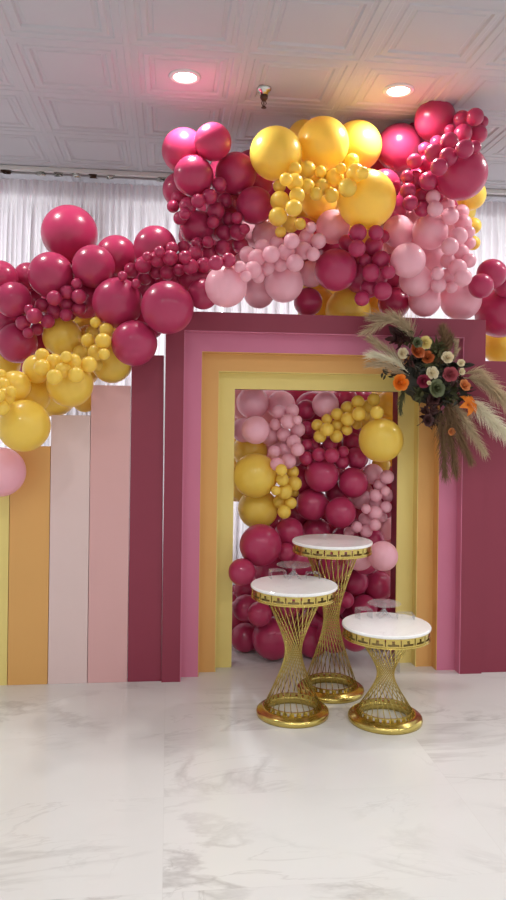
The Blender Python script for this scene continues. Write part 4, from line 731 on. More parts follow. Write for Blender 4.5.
# the balloons packed deep behind these, of which only slivers show
DEEP = [
('r', -0.837, 4.500, 2.345, 0.0853, (0.01, 1.00, 0.05)),
('r', -0.650, 4.500, 2.185, 0.1163, (0.03, 0.99, -0.13)),
('r', -0.487, 4.344, 2.195, 0.1068, (0.07, 1.00, -0.02)),
('r', -0.966, 4.500, 2.075, 0.0971, (0.19, 0.98, -0.03)),
('r', -0.164, 4.500, 2.326, 0.1116, (0.12, 0.99, -0.04)),
('r', 0.026, 4.386, 2.347, 0.1093, (0.02, 0.99, 0.13)),
('r', 0.144, 4.212, 2.314, 0.0994, (0.10, 0.99, 0.06)),
('r', 0.307, 4.500, 2.719, 0.1192, (-0.01, 1.00, 0.09)),
('r', 0.050, 4.500, 2.901, 0.1059, (0.00, 1.00, 0.03)),
('r', 1.325, 4.500, 2.868, 0.1415, (0.05, 1.00, -0.03)),
('r', 1.510, 4.296, 2.921, 0.1359, (-0.13, 0.99, -0.01)),
('r', 0.506, 4.500, 2.984, 0.1135, (-0.01, 1.00, 0.07)),
('r', 1.166, 4.362, 2.430, 0.1492, (0.15, 0.98, 0.14)),
('r', 0.845, 4.500, 2.248, 0.0890, (0.13, 0.99, 0.06)),
('r', 0.790, 4.500, 2.628, 0.1397, (-0.15, 0.99, 0.02)),
('r', 1.250, 4.272, 2.913, 0.0977, (-0.17, 0.97, 0.14)),
('r', 2.066, 4.380, 2.372, 0.0766, (0.01, 1.00, -0.05)),
('r', 1.171, 4.800, 0.727, 0.0955, (-0.02, 1.00, -0.01)),
('r', 0.685, 4.800, 0.533, 0.1214, (0.06, 1.00, 0.03)),
('r', 0.503, 4.800, 0.405, 0.0672, (-0.02, 1.00, 0.06)),
('r', 0.752, 4.626, 0.379, 0.1173, (0.06, 1.00, -0.05)),
('r', 0.956, 4.800, 0.187, 0.0883, (-0.04, 1.00, 0.03)),
('r', 1.059, 4.728, 0.349, 0.1140, (-0.05, 1.00, -0.06)),
('r', 1.281, 4.710, 0.298, 0.0873, (-0.03, 0.96, 0.28)),
('r', 1.210, 4.800, 1.370, 0.0683, (-0.30, 0.95, -0.12)),
('r', 0.897, 4.800, 1.584, 0.0678, (-0.22, 0.95, -0.23)),
('r', 0.926, 4.800, 1.440, 0.0678, (-0.05, 1.00, 0.08)),
('r', 1.158, 4.800, 1.667, 0.0818, (-0.13, 0.99, -0.10)),
('r', 0.863, 4.800, 1.123, 0.0948, (-0.01, 1.00, 0.00)),
('r', 1.113, 4.800, 1.045, 0.0818, (-0.07, 0.99, 0.11)),
('r', 0.708, 4.800, 0.841, 0.0810, (0.05, 1.00, -0.05)),
('r', 1.331, 4.716, 0.740, 0.0808, (-0.17, 0.98, -0.09)),
('r', 1.042, 4.800, 1.289, 0.0816, (-0.03, 1.00, 0.05)),
('r', 0.845, 4.662, 0.624, 0.1053, (-0.03, 1.00, 0.05)),
('r', 1.079, 4.686, 0.585, 0.1064, (-0.13, 0.99, 0.03)),
('r', 1.421, 4.758, 0.963, 0.0885, (0.11, 0.99, -0.08)),
('r', 1.254, 4.602, 0.632, 0.0919, (-0.09, 1.00, 0.02)),
('r', 0.339, 4.650, 3.052, 0.1196, (0.13, 0.99, -0.04)),
('p', 1.551, 4.540, 2.740, 0.1203, (0.28, 0.92, 0.28)),
('r', 1.397, 4.590, 2.464, 0.1212, (0.14, 0.97, 0.18)),
('y', 1.016, 4.990, 2.410, 0.1303, (-0.09, 1.00, 0.04)),
('r', 1.588, 4.650, 3.379, 0.1232, (-0.22, 0.95, -0.21)),
('y', 0.836, 4.590, 3.076, 0.1195, (-0.03, 0.98, 0.18)),
('r', 0.351, 4.860, 2.917, 0.1250, (0.12, 0.95, -0.28)),
('r', 0.359, 4.720, 2.632, 0.1215, (-0.11, 0.99, 0.06)),
('r', 1.044, 4.570, 2.608, 0.1196, (0.24, 0.96, -0.15)),
('r', 0.468, 5.010, 2.745, 0.1292, (-0.30, 0.95, -0.06)),
('p', 1.521, 4.790, 2.705, 0.1266, (0.10, 0.99, -0.08)),
('p', 1.429, 5.020, 2.791, 0.1322, (0.04, 1.00, 0.01)),
('r', 0.700, 4.790, 3.015, 0.1242, (0.02, 1.00, 0.04)),
('y', 0.880, 4.690, 2.855, 0.1222, (0.09, 1.00, 0.01)),
('p', 0.514, 5.280, 2.731, 0.1362, (-0.03, 0.99, 0.17)),
('y', 1.023, 4.890, 2.906, 0.1277, (0.02, 1.00, -0.06)),
('p', 1.777, 4.630, 2.806, 0.1233, (0.02, 1.00, 0.02)),
('r', 1.413, 4.770, 3.167, 0.1258, (0.12, 0.99, 0.02)),
('r', 0.302, 5.110, 2.965, 0.1312, (-0.01, 0.99, -0.13)),
('y', 1.117, 5.050, 3.094, 0.1321, (0.13, 0.99, 0.02)),
('r', 1.822, 4.810, 2.978, 0.1280, (0.01, 1.00, 0.02)),
('p', 1.709, 4.950, 2.784, 0.1312, (0.07, 1.00, -0.02)),
('r', 1.662, 4.890, 3.418, 0.1296, (0.13, 0.99, -0.01)),
('p', 1.541, 4.800, 2.432, 0.1269, (-0.14, 0.99, 0.00)),
('y', 1.081, 4.690, 3.108, 0.1228, (-0.04, 1.00, -0.07)),
('r', 1.791, 4.500, 3.320, 0.1200, (0.06, 1.00, 0.03)),
('r', 1.002, 4.820, 2.628, 0.1259, (-0.06, 0.96, -0.28)),
('r', 0.527, 4.880, 3.177, 0.1260, (0.10, 0.99, 0.04)),
('p', 0.571, 4.770, 2.751, 0.1233, (0.19, 0.98, -0.09)),
('r', 0.205, 4.920, 2.613, 0.1261, (-0.13, 0.99, 0.02)),
('y', 1.212, 4.790, 2.766, 0.1257, (-0.03, 1.00, -0.04)),
('r', 1.430, 5.000, 3.295, 0.1317, (0.03, 1.00, 0.03)),
('r', 1.611, 5.200, 3.327, 0.1373, (0.18, 0.98, 0.03)),
('p', 1.669, 5.190, 2.919, 0.1373, (0.04, 0.98, -0.18)),
('p', 0.484, 4.580, 2.452, 0.1182, (-0.04, 1.00, -0.01)),
('p', 1.741, 4.980, 2.445, 0.1321, (-0.05, 1.00, -0.06)),
('y', 1.992, 5.010, 3.005, 0.1336, (0.09, 1.00, -0.03)),
('r', 1.165, 5.200, 2.494, 0.1360, (0.04, 0.98, 0.17)),
('r', 0.997, 5.080, 2.694, 0.1325, (0.13, 0.99, -0.04)),
('y', 1.483, 5.240, 3.536, 0.1089, (0.02, 0.99, 0.10)),
('r', 0.153, 5.090, 2.768, 0.1029, (-0.09, 0.99, -0.05)),
('y', -0.500, 4.750, 2.106, 0.1134, (0.14, 0.96, -0.26)),
('y', -0.619, 4.950, 2.150, 0.1179, (-0.13, 0.99, -0.04)),
('y', -0.454, 5.130, 2.115, 0.1227, (0.11, 0.99, -0.08)),
('r', -0.816, 4.670, 1.928, 0.1106, (-0.16, 0.99, 0.00)),
('r', -0.813, 4.660, 2.210, 0.1104, (0.02, 1.00, -0.10)),
('r', -0.364, 4.600, 2.299, 0.1102, (0.11, 0.99, 0.07)),
('y', -0.738, 4.890, 1.930, 0.1161, (-0.01, 1.00, -0.01)),
('y', -0.826, 5.090, 2.044, 0.1207, (0.10, 0.99, -0.10)),
('r', -0.967, 5.270, 1.933, 0.1247, (0.01, 1.00, 0.04)),
('r', -0.599, 4.650, 2.375, 0.1107, (-0.21, 0.98, 0.07)),
('r', -0.134, 4.400, 2.081, 0.1060, (0.16, 0.99, 0.03)),
('y', -0.542, 4.750, 1.825, 0.1133, (0.02, 0.99, -0.13)),
('r', 1.256, 4.990, 1.358, 0.1241, (-0.17, 0.99, -0.01)),
('r', 0.973, 4.980, 1.591, 0.1230, (-0.11, 0.99, -0.11)),
('r', 0.518, 5.000, 0.172, 0.1223, (0.08, 0.99, 0.08)),
('r', 0.959, 4.930, 0.425, 0.1218, (-0.17, 0.96, 0.24)),
('p', 1.542, 4.960, 0.500, 0.1241, (0.02, 0.99, -0.15)),
('r', 1.531, 4.920, 0.186, 0.1231, (-0.03, 0.99, 0.10)),
('r', 1.277, 4.980, 0.807, 0.1239, (-0.09, 0.99, -0.13)),
('r', 1.512, 4.910, 1.087, 0.1228, (0.05, 1.00, 0.05)),
('p', 1.565, 5.050, 0.735, 0.1264, (0.03, 1.00, 0.01)),
('y', 1.528, 5.010, 1.640, 0.1253, (-0.06, 1.00, 0.07)),
('r', 0.639, 5.190, 0.284, 0.1272, (0.10, 0.94, -0.33)),
('p', 0.803, 4.880, 1.318, 0.1202, (0.04, 1.00, -0.07)),
('r', 0.808, 4.940, 0.124, 0.1216, (-0.03, 1.00, 0.09)),
('p', 0.513, 5.000, 1.628, 0.1223, (0.00, 1.00, -0.06)),
('r', 1.560, 5.160, 0.132, 0.1290, (-0.14, 0.97, 0.21)),
('r', 1.676, 5.400, 0.138, 0.1351, (-0.13, 0.98, 0.13)),
('p', 0.717, 5.150, 1.605, 0.1264, (0.11, 0.99, -0.06)),
('r', 0.920, 5.170, 0.130, 0.1275, (0.17, 0.98, -0.11)),
('y', 0.522, 4.890, 1.074, 0.1196, (0.09, 1.00, 0.01)),
('y', 1.582, 5.130, 1.203, 0.1283, (-0.34, 0.92, 0.18)),
('p', 0.715, 5.290, 1.389, 0.1298, (-0.09, 0.99, 0.09)),
('r', 0.847, 4.940, 0.898, 0.1217, (-0.08, 0.99, -0.06)),
('r', 1.144, 5.150, 0.673, 0.1276, (0.06, 0.99, 0.09)),
('y', 1.662, 5.390, 1.230, 0.1348, (0.07, 1.00, -0.03)),
('r', 1.493, 5.480, 0.139, 0.1366, (-0.38, 0.66, 0.65)),
('r', 1.276, 4.970, 1.649, 0.1236, (0.04, 1.00, 0.08)),
('r', 1.290, 4.920, 0.247, 0.1225, (-0.15, 0.99, -0.03)),
('r', 1.022, 5.180, 0.432, 0.1280, (0.36, 0.93, 0.10)),
('r', 0.927, 5.300, 1.649, 0.1306, (0.12, 0.99, -0.04)),
('p', 0.538, 5.420, 1.539, 0.1325, (-0.04, 1.00, 0.00)),
('r', 1.330, 5.110, 0.405, 0.1272, (0.28, 0.96, 0.03)),
('p', 1.631, 5.270, 0.602, 0.1319, (0.12, 0.99, 0.02)),
('y', 1.609, 5.230, 1.533, 0.1308, (-0.14, 0.99, -0.03)),
('r', 1.181, 5.350, 0.846, 0.1326, (0.08, 1.00, -0.01)),
('p', 1.147, 5.460, 1.655, 0.1351, (0.02, 0.98, -0.17)),
('r', 1.003, 5.450, 0.395, 0.1345, (-0.09, 1.00, 0.03)),
('r', 0.688, 5.440, 0.357, 0.1334, (0.08, 1.00, 0.04)),
('y', 0.506, 5.080, 1.229, 0.1242, (-0.04, 0.99, 0.10)),
('r', 0.946, 5.090, 1.297, 0.1256, (-0.03, 0.99, -0.10)),
('y', 1.327, 5.210, 1.469, 0.1296, (0.29, 0.95, -0.13)),
('r', 1.641, 5.420, 0.377, 0.1355, (-0.01, 0.99, -0.13)),
('r', 1.621, 5.250, 0.974, 0.1313, (0.12, 0.99, -0.05)),
('r', 0.843, 5.420, 0.136, 0.1333, (-0.27, 0.96, 0.02)),
('r', 0.533, 5.170, 0.129, 0.1264, (-0.22, 0.89, 0.39)),
('r', 1.271, 5.480, 1.412, 0.1359, (-0.00, 1.00, 0.03)),
('r', 0.942, 5.310, 0.711, 0.1309, (-0.17, 0.99, 0.00)),
('r', 1.679, 5.460, 0.807, 0.1366, (0.04, 0.98, -0.21)),
('r', 1.137, 5.220, 1.179, 0.1293, (-0.04, 0.98, 0.19)),
('y', 1.490, 4.850, 1.411, 0.1213, (0.10, 0.98, -0.15)),
('y', 1.488, 5.440, 1.658, 0.1356, (0.11, 0.97, 0.21)),
('p', 0.840, 5.500, 1.267, 0.1352, (-0.08, 1.00, 0.06)),
('y', 0.532, 5.320, 1.125, 0.1300, (-0.09, 0.99, 0.09)),
('r', 1.293, 5.190, 0.161, 0.1290, (0.06, 1.00, 0.01)),
('r', 0.574, 5.430, 0.135, 0.1328, (0.07, 0.97, 0.25)),
('r', 1.491, 5.450, 1.064, 0.1094, (-0.00, 1.00, 0.04)),
('r', 1.103, 5.320, 0.108, 0.1060, (0.01, 1.00, 0.06)),
('r', 1.229, 5.320, 0.369, 0.1063, (-0.00, 1.00, -0.02)),
('y', 0.533, 5.490, 1.300, 0.1081, (0.01, 1.00, 0.07)),
('p', 0.785, 5.500, 1.672, 0.1088, (0.00, 1.00, -0.07)),
('r', 1.741, 5.500, 0.113, 0.1109, (0.08, 1.00, -0.00)),
('p', 1.331, 5.070, 1.008, 0.1017, (0.08, 0.99, 0.14)),
('y', 1.686, 5.330, 1.708, 0.0816, (0.06, 1.00, 0.03)),
('r', 0.502, 5.320, 0.191, 0.0794, (-0.24, 0.94, -0.23)),
('r', 0.953, 5.470, 0.084, 0.0824, (-0.00, 1.00, 0.07)),
('r', 0.516, 5.490, 0.198, 0.0820, (0.00, 1.00, -0.08)),
('r', 1.103, 5.330, 0.569, 0.0806, (-0.05, 1.00, -0.07)),
('y', 0.510, 5.480, 0.983, 0.0818, (0.10, 0.99, 0.07)),
]
bm = bmesh.new(); keys = ('r', 'y', 'p')
for (k, x, y, z, R, d) in DEEP:
    n0 = len(bm.faces); tmp = BM[k[0] + 's'].copy()
    tmp.transform(Matrix.Translation((x, y, z)) @ (-Vector(d)).to_track_quat('Z', 'Y').to_matrix().to_4x4() @ Matrix.Scale(R, 4))
    bm.from_mesh(tmp); bm.faces.ensure_lookup_table()
    for f in bm.faces[n0:]: f.material_index = keys.index(k[0])
    bpy.data.meshes.remove(tmp)
me = bpy.data.meshes.new('packed_balloons'); bm.to_mesh(me); bm.free()
for nm in ('raspberry', 'yellow', 'pink'): me.materials.append(M[nm])
for p in me.polygons: p.use_smooth = True
o = bpy.data.objects.new('packed_balloons', me); C.objects.link(o)
tag(o, 'shaded balloons packed deep behind the others in the garland, arch and doorway', 'balloons', kind='stuff')

# ------------------------------------------------------------------ plinth tables
def table(x, y, h, label, rot):
    t = thing('plinth_table', label, 'table', (x, y, 0), rot, 'hourglass gold plinth tables')
    R = .225
    bm = bmesh.new(); lathe(bm, [(0, h - .016), (R - .004, h - .016), (R, h - .012), (R, h - .004), (R - .004, h), (0, h)], 72); obj('tabletop', bm, M['top'], t, False)
    for p in t.children[0].data.polygons: p.use_smooth = False
    # pierced gold band: cells with an inverted T cut out
    zt, zb = h - .016, h - .062; rr = R - .006
    bm = bmesh.new(); cells = 18; per = 11; rows = 9; n = cells * per
    T = {1: (0,), 2: (0, 5, 6), 3: (0, 5, 6), 4: (0, 5, 6), 5: (0, 2, 3, 4, 5, 6, 7, 8, 9), 6: (0, 2, 3, 4, 5, 6, 7, 8, 9), 7: ()}
    grid = [[bm.verts.new((rr * math.cos(2 * PI * i / n), rr * math.sin(2 * PI * i / n), zt + (zb - zt) * k / rows)) for i in range(n)] for k in range(rows + 1)]
    for k in range(rows):
        for i in range(n):
            if k in T and (i % per) in T[k]: continue
            j = (i + 1) % n; bm.faces.new((grid[k][i], grid[k + 1][i], grid[k + 1][j], grid[k][j]))
    ret = bmesh.ops.extrude_face_region(bm, geom=bm.faces[:])
    for v in [g for g in ret['geom'] if isinstance(g, bmesh.types.BMVert)]:
        f = (rr - .005) / rr; v.co.x *= f; v.co.y *= f
    obj('pierced_band', bm, M['gold'], t)
    bm = bmesh.new()
    lathe(bm, [(.214, zb - .004), (.222, zb - .004), (.223, zb + .003), (.214, zb + .003)], 64, closed=True); obj('band_edge', bm, M['gold'], t, False)
    # ring the rods hang from, under the top
    ra, rb = .150, .150; z0, z1 = .036, zb + .006
    bm = bmesh.new(); lathe(bm, [(ra - .012, z1 - .004), (R - .008, z1 - .004), (R - .008, z1 + .002), (ra - .012, z1 + .002)], 64, closed=True); obj('rod_ring', bm, M['gold'], t)
    # weighted ring foot
    bm = bmesh.new(); lathe(bm, [(.132, .0), (.187, .0), (.189, .012), (.187, .022), (.178, .030), (.165, .034), (.160, .040), (.140, .040), (.133, .034)], 72, closed=True); obj('foot_ring', bm, M['gold'], t, True)
    bm = bmesh.new(); n = 72
    for k in range(24):
        a0 = 2 * PI * k / 24
        for s in range(3):
            if s == 2: continue
            a, b = a0 + s * 2 * PI / 72, a0 + (s + 1) * 2 * PI / 72
            v = [bm.verts.new((r * math.cos(q), r * math.sin(q), z)) for z in (.038, .055) for r in (.132, .137) for q in (a, b)]
            for f in ((0, 1, 3, 2), (4, 5, 7, 6), (0, 1, 5, 4), (2, 3, 7, 6), (0, 2, 6, 4), (1, 3, 7, 5)): bm.faces.new([v[i] for i in f])
    lathe(bm, [(.131, .053), (.138, .053), (.138, .058), (.131, .058)], 72, closed=True)
    obj('foot_collar', bm, M['gold'], t)
    tw = math.radians(147); N = 26
    bm = bmesh.new(); tube(bm, [(ra, 0, z1), (rb * math.cos(tw), rb * math.sin(tw), z0)], .0026, 6)
    first = obj('rod', bm, M['gold'], t, True)
    for k in range(1, N):
        o = first.copy(); C.objects.link(o); o.parent = t; o.rotation_euler = (0, 0, 2 * PI * k / N)
    return t
table(.922, 4.079, .848, 'tallest gold wire hourglass table standing at the back near the doorway', 0.1)
table(.658, 3.788, .672, 'middle height gold wire hourglass table at the left with a cake stand', 0.5)
table(1.117, 3.675, .49, 'shortest gold wire hourglass table at the right with a cake stand', 0.9)

def cake_stand(x, y, z, r, hh, label):
    t = thing('cake_stand', label, 'cake stand', (x, y, z), group='clear acrylic cake stands')
    bm = bmesh.new(); lathe(bm, [(0, hh - .005), (r - .003, hh - .005), (r, hh - .0025), (r - .003, hh), (0, hh)], 56); obj('plate', bm, M['acrylic'], t, False)
    bm = bmesh.new(); lathe(bm, [(0, .012), (.010, .012), (.009, hh - .012), (.016, hh - .005), (0, hh - .005)], 24); obj('stem', bm, M['acrylic'], t, True)
    for k in range(4):
        a = PI / 4 + k * PI / 2; c, s = math.cos(a), math.sin(a)
        bm = bmesh.new(); pts = [(.004, .040), (.014, .034), (.042, .006), (.050, .0)]; low = [(.004, .028), (.010, .024), (.034, .0), (.050, .0)]
        vs = []
        for (p, q) in (pts[0], pts[1], pts[2], low[3], low[2], low[1], low[0]): vs.append((p, q))
        fr = [bm.verts.new((p * c - .003 * -s, p * s - .003 * c, q)) for p, q in vs]; bk = [bm.verts.new((p * c + .003 * -s, p * s + .003 * c, q)) for p, q in vs]
        bm.faces.new(fr); bm.faces.new(bk[::-1])
        for i in range(len(vs)): j = (i + 1) % len(vs); bm.faces.new((fr[i], fr[j], bk[j], bk[i]))
        obj('foot', bm, M['acrylic'], t)
cake_stand(.679, 3.925, .672, .094, .075, 'clear acrylic cake stand on the middle height table')
cake_stand(1.143, 3.80, .49, .088, .074, 'clear acrylic cake stand on the shortest table')

def riser(x, y, z, w, d, h, rz, label):
    """Inverted U bent from one clear sheet."""
    bm = bmesh.new(); th = .004
    pr = [(-w / 2, 0), (-w / 2, h - .006), (-w / 2 + .006, h), (w / 2 - .006, h), (w / 2, h - .006), (w / 2, 0)]
    inn = [(-w / 2 + th, 0), (-w / 2 + th, h - .008), (-w / 2 + .008, h - th), (w / 2 - .008, h - th), (w / 2 - th, h - .008), (w / 2 - th, 0)]
    for y0 in (-d / 2, d / 2): pass
    loops = [[bm.verts.new((a, yy, b)) for a, b in pr + inn[::-1]] for yy in (-d / 2, d / 2)]
    n = 12
    for i in range(n): j = (i + 1) % n; bm.faces.new((loops[0][i], loops[0][j], loops[1][j], loops[1][i]))
    for i in range(5):
        for L_ in loops: bm.faces.new((L_[i], L_[i + 1], L_[n - 2 - i], L_[n - 1 - i]))
    o = obj('display_riser', bm, M['acrylic']); o.location = (x, y, z); o.rotation_euler = (0, 0, rz)
    tag(o, label, 'display riser', 'clear acrylic display risers')
riser(.592, 3.935, .672, .085, .06, .045, .1, 'clear acrylic riser left of the cake stand on the middle height table')
riser(.782, 3.925, .672, .075, .05, .03, -.1, 'clear acrylic riser right of the cake stand on the middle height table')
riser(1.03, 3.79, .49, .075, .06, .05, .2, 'clear acrylic riser left of the cake stand on the shortest table')
riser(1.245, 3.76, .49, .09, .05, .03, -.15, 'clear acrylic riser right of the cake stand on the shortest table')
riser(1.375, 4.36, 0, .06, .05, .10, .1, 'clear acrylic riser on the floor behind the shortest table')

# ------------------------------------------------------------------ dried flower spray on the top right corner
FX, FZ, FY = 1.53, 1.79, 4.28
fl = thing('flower_spray', 'dried flower spray of roses and pampas on the top right corner of the doorway', 'flower arrangement', (FX, FY, FZ))
S = 1 / 169.0                                    # metres per picture pixel at the spray
def P(px, py, out=0.0): return Vector(((px - 430) * S, -out, (375 - py) * S))
# base: moss covered foam cage fixed to the board
bm = bmesh.new(); bmesh.ops.create_icosphere(bm, subdivisions=4, radius=1)
for v in bm.verts:
    k = 1 + .18 * noise.noise(v.co * 3.1); v.co = Vector((v.co.x * .17 * k, v.co.y * .042 * k - .035, v.co.z * .15 * k - .01))
obj('moss_base', bm, M['leaf_dark'], fl, True)

def plume(path, width, m, n=260, seed=0, strand=.07, droop=.5):
    n = int(n * 2.4); width *= 1.3
    """Pampas plume: a stem with hundreds of fine tapering strands swept towards the tip."""
    r = random.Random(seed); path = [Vector(p) for p in path]; bm = bmesh.new()
    def pos(t):
        q = t * (len(path) - 1); i = min(int(q), len(path) - 2); f = q - i
        p0 = path[max(i - 1, 0)]; p1 = path[i]; p2 = path[i + 1]; p3 = path[min(i + 2, len(path) - 1)]
        return .5 * ((2 * p1) + (p2 - p0) * f + (2 * p0 - 5 * p1 + 4 * p2 - p3) * f * f + (3 * p1 - p0 - 3 * p2 + p3) * f ** 3)
    tube(bm, [pos(i / 12) for i in range(13)], [.003 - .0018 * i / 12 for i in range(13)], 5)
    for k in range(n):
        t = r.uniform(.12, 1.0); p = pos(t); tan = (pos(min(t + .02, 1)) - pos(max(t - .02, 0))).normalized()
        side = Vector((r.gauss(0, 1), r.gauss(0, .8), r.gauss(0, 1))); side = (side - tan * side.dot(tan)).normalized()
        env = math.sin(PI * min(1, .12 + t * .8)) ** .7
        L = strand * r.uniform(.5, 1.15) * (1.15 - .35 * t); w = r.uniform(.0012, .0028)
        d = (tan * r.uniform(.8, 1.1) + side * r.uniform(.05, .85) * (.35 + width * env / .03))
        d.normalize(); prev = None; q = p.copy(); wd = d.cross(Vector((r.gauss(0, 1), r.gauss(0, 1), r.gauss(0, 1)))).normalized()
        for s in range(4):
            ww = w * (1 - s / 3.4)
            a, b = bm.verts.new(q + wd * ww), bm.verts.new(q - wd * ww)
            if prev: bm.faces.new((prev[0], prev[1], b, a))
            prev = (a, b); q = q + d * (L / 3); d = (d + tan * .25 + Vector((0, 0, -droop * .12))).normalized()
            if q.y > -.004: q.y = -.004
    return obj('pampas_plume', bm, m, fl)
plume([P(412, 346, .06), P(404, 330, .10), P(388, 321, .12), P(364, 332, .13)], .020, M['plume'], 300, 1, .11)
plume([P(410, 342, .05), P(398, 325, .08), P(380, 320, .10), P(372, 319, .10)], .016, M['plume'], 220, 2, .10)
plume([P(408, 371, .06), P(392, 357, .10), P(376, 348, .12), P(369, 343, .12)], .014, M['plume'], 200, 3, .09)
plume([P(408, 373, .07), P(392, 363, .12), P(376, 358, .13), P(368, 357, .14)], .012, M['plume_cream'], 200, 4, .09)
plume([P(408, 375, .06), P(392, 370, .11), P(378, 366, .13), P(368, 366, .13)], .012, M['plume'], 160, 5, .09)
plume([P(440, 366, .05), P(441, 350, .10), P(440, 338, .12), P(439, 331, .12)], .034, M['plume_brown'], 380, 6, .07)
plume([P(432, 372, .06), P(436, 360, .10), P(446, 346, .11), P(447, 338, .11)], .028, M['plume_brown'], 300, 7, .06)
plume([P(448, 366, .05), P(453, 354, .09), P(453, 345, .11), P(451, 341, .11)], .016, M['plume'], 160, 8, .05)
plume([P(462, 376, .07), P(480, 380, .13), P(496, 395, .16), P(509, 408, .17)], .034, M['plume'], 480, 9, .11, 1.2)
plume([P(460, 374, .05), P(476, 370, .10), P(484, 378, .12), P(487, 386, .12)], .020, M['plume'], 220, 10, .07, 1)
plume([P(462, 392, .06), P(478, 408, .13), P(494, 425, .16), P(509, 440, .17)], .036, M['plume_cream'], 560, 11, .11, 1.2)
plume([P(450, 395, .07), P(458, 412, .12), P(468, 430, .14), P(480, 448, .14)], .026, M['plume'], 340, 12, .09, 1)
plume([P(444, 395, .08), P(450, 415, .13), P(457, 436, .14), P(466, 456, .14)], .026, M['plume_brown'], 360, 13, .09, 1)
plume([P(444, 398, .07), P(446, 420, .11), P(449, 442, .12), P(453, 468, .12)], .022, M['plume_brown'], 340, 14, .10, 1)
plume([P(441, 400, .05), P(440, 425, .09), P(442, 445, .10), P(444, 470, .10)], .024, M['plume_brown'], 320, 15, .10, 1)
plume([P(406, 384, .04), P(402, 394, .06), P(400, 402, .06), P(400, 410, .06)], .016, M['leaf_olive'], 200, 16, .05, 1)

def leaf_spray(px, py, out, n, size, m, seed, spread=1.0):
    """Foliage: many pointed, slightly cupped leaves around one spot."""
    r = random.Random(seed); bm = bmesh.new(); c = P(px, py, out)
    for k in range(n):
        d = Vector((r.gauss(0, 1) * spread, -abs(r.gauss(.3, .6)), r.gauss(0, 1) * spread)).normalized()
        b = c + Vector((r.gauss(0, .018), r.gauss(0, .008), r.gauss(0, .018))); L = size * r.uniform(.6, 1.2); w = L * r.uniform(.14, .24)
        up = Vector((r.gauss(0, 1), r.gauss(0, 1), r.gauss(0, 1))); sd = d.cross(up).normalized(); nm = sd.cross(d)
        pts = [(0, .1), (.3, .9), (.6, 1), (.85, .5), (1, .03)]; L0 = []
        for t, ww in pts:
            q = b + d * (L * t) - nm * (L * .25 * t * t); q.y = min(q.y, -.004)
            L0.append((bm.verts.new(q + sd * w * ww + nm * w * .3), bm.verts.new(q), bm.verts.new(q - sd * w * ww + nm * w * .3)))
        for A, B in zip(L0, L0[1:]):
            bm.faces.new((A[0], A[1], B[1], B[0])); bm.faces.new((A[1], A[2], B[2], B[1]))
    return obj('foliage', bm, m, fl, True)
leaf_spray(398, 340, .06, 46, .075, M['leaf_wine'], 1)
leaf_spray(412, 365, .07, 40, .07, M['leaf_dark'], 2)
leaf_spray(434, 352, .07, 44, .08, M['leaf_olive'], 3)
leaf_spray(452, 366, .07, 36, .07, M['leaf_dark'], 4)
leaf_spray(437, 395, .08, 50, .08, M['leaf_dark'], 5)
leaf_spray(450, 390, .07, 36, .07, M['leaf_olive'], 6)
leaf_spray(428, 415, .06, 40, .065, M['leaf_wine'], 7)
leaf_spray(434, 418, .05, 30, .06, M['leaf_dark'], 8)
leaf_spray(418, 392, .06, 30, .06, M['leaf_olive'], 9)
leaf_spray(464, 388, .06, 26, .06, M['leaf_dark'], 10)
leaf_spray(408, 338, .07, 26, .055, M['leaf_olive'], 11)
leaf_spray(390, 372, .05, 22, .05, M['leaf_dark'], 12)
leaf_spray(432, 372, .09, 30, .06, M['leaf_dark'], 13)
leaf_spray(424, 366, .12, 26, .04, M['leaf_olive'], 14)
leaf_spray(438, 380, .13, 26, .04, M['leaf_dark'], 15)
leaf_spray(404, 362, .12, 22, .04, M['leaf_wine'], 16)
leaf_spray(452, 380, .12, 24, .04, M['leaf_wine'], 17)
leaf_spray(433, 348, .11, 22, .045, M['leaf_olive'], 18)
leaf_spray(430, 405, .11, 26, .045, M['leaf_wine'], 19)
leaf_spray(458, 396, .12, 22, .04, M['leaf_dark'], 20)
leaf_spray(414, 372, .12, 20, .04, M['leaf_dark'], 21)

def rose(px, py, rp, m, seed, name, label=None, out=.12, openness=1.0, face=(0, 0)):
    """Rose: a tight spiral bud inside three whorls of cupped, rolled petals."""
    r = random.Random(seed); bm = bmesh.new(); R = rp * S * .80
    def petal(ang, r0, h, tilt, w):
        nu, nv = 6, 5; G = []
        for j in range(nv):
            v = j / (nv - 1); row = []
            for i in range(nu):
                u = -1 + 2 * i / (nu - 1); a = ang + u * w * (.55 + .45 * math.sin(PI * min(1, v * .75 + .12)))
                rad = r0 * (.25 + .75 * v ** .6) + tilt * v * v * r0 - .12 * r0 * u * u * v
                z = h * v - .10 * h * u * u * v - max(0, v - .8) * tilt * h * 1.4
                row.append(bm.verts.new((rad * math.cos(a) * R, rad * math.sin(a) * R, z * R)))
            G.append(row)
        for A, B in zip(G, G[1:]):
            for i in range(nu - 1): bm.faces.new((A[i], A[i + 1], B[i + 1], B[i]))
    for k in range(3): petal(k * 2.1 + .3, .22, .95, .0, 1.0)
    for k in range(4): petal(k * 1.57 + r.random(), .42, .90, .10 * openness, .9)
    for k in range(5): petal(k * 1.257 + r.random() * .3, .64, .78, .22 * openness, .75)
    for k in range(6): petal(k * 1.047 + r.random() * .3, .80, .58, .42 * openness, .68)
    bmesh.ops.create_icosphere(bm, subdivisions=2, radius=.17 * R, matrix=Matrix.Translation((0, 0, .62 * R)))
    o = obj(name, bm, m, fl, True); o.location = P(px, py, out)
    o.rotation_euler = Vector((face[0] + r.uniform(-.3, .3), -1, face[1] + r.uniform(-.1, .45))).to_track_quat('Z', 'Y').to_euler()
    tag(o, label=label)
rose(394, 383, 9.5, M['rose_orange'], 1, 'rose', 'bright orange rose', .14)
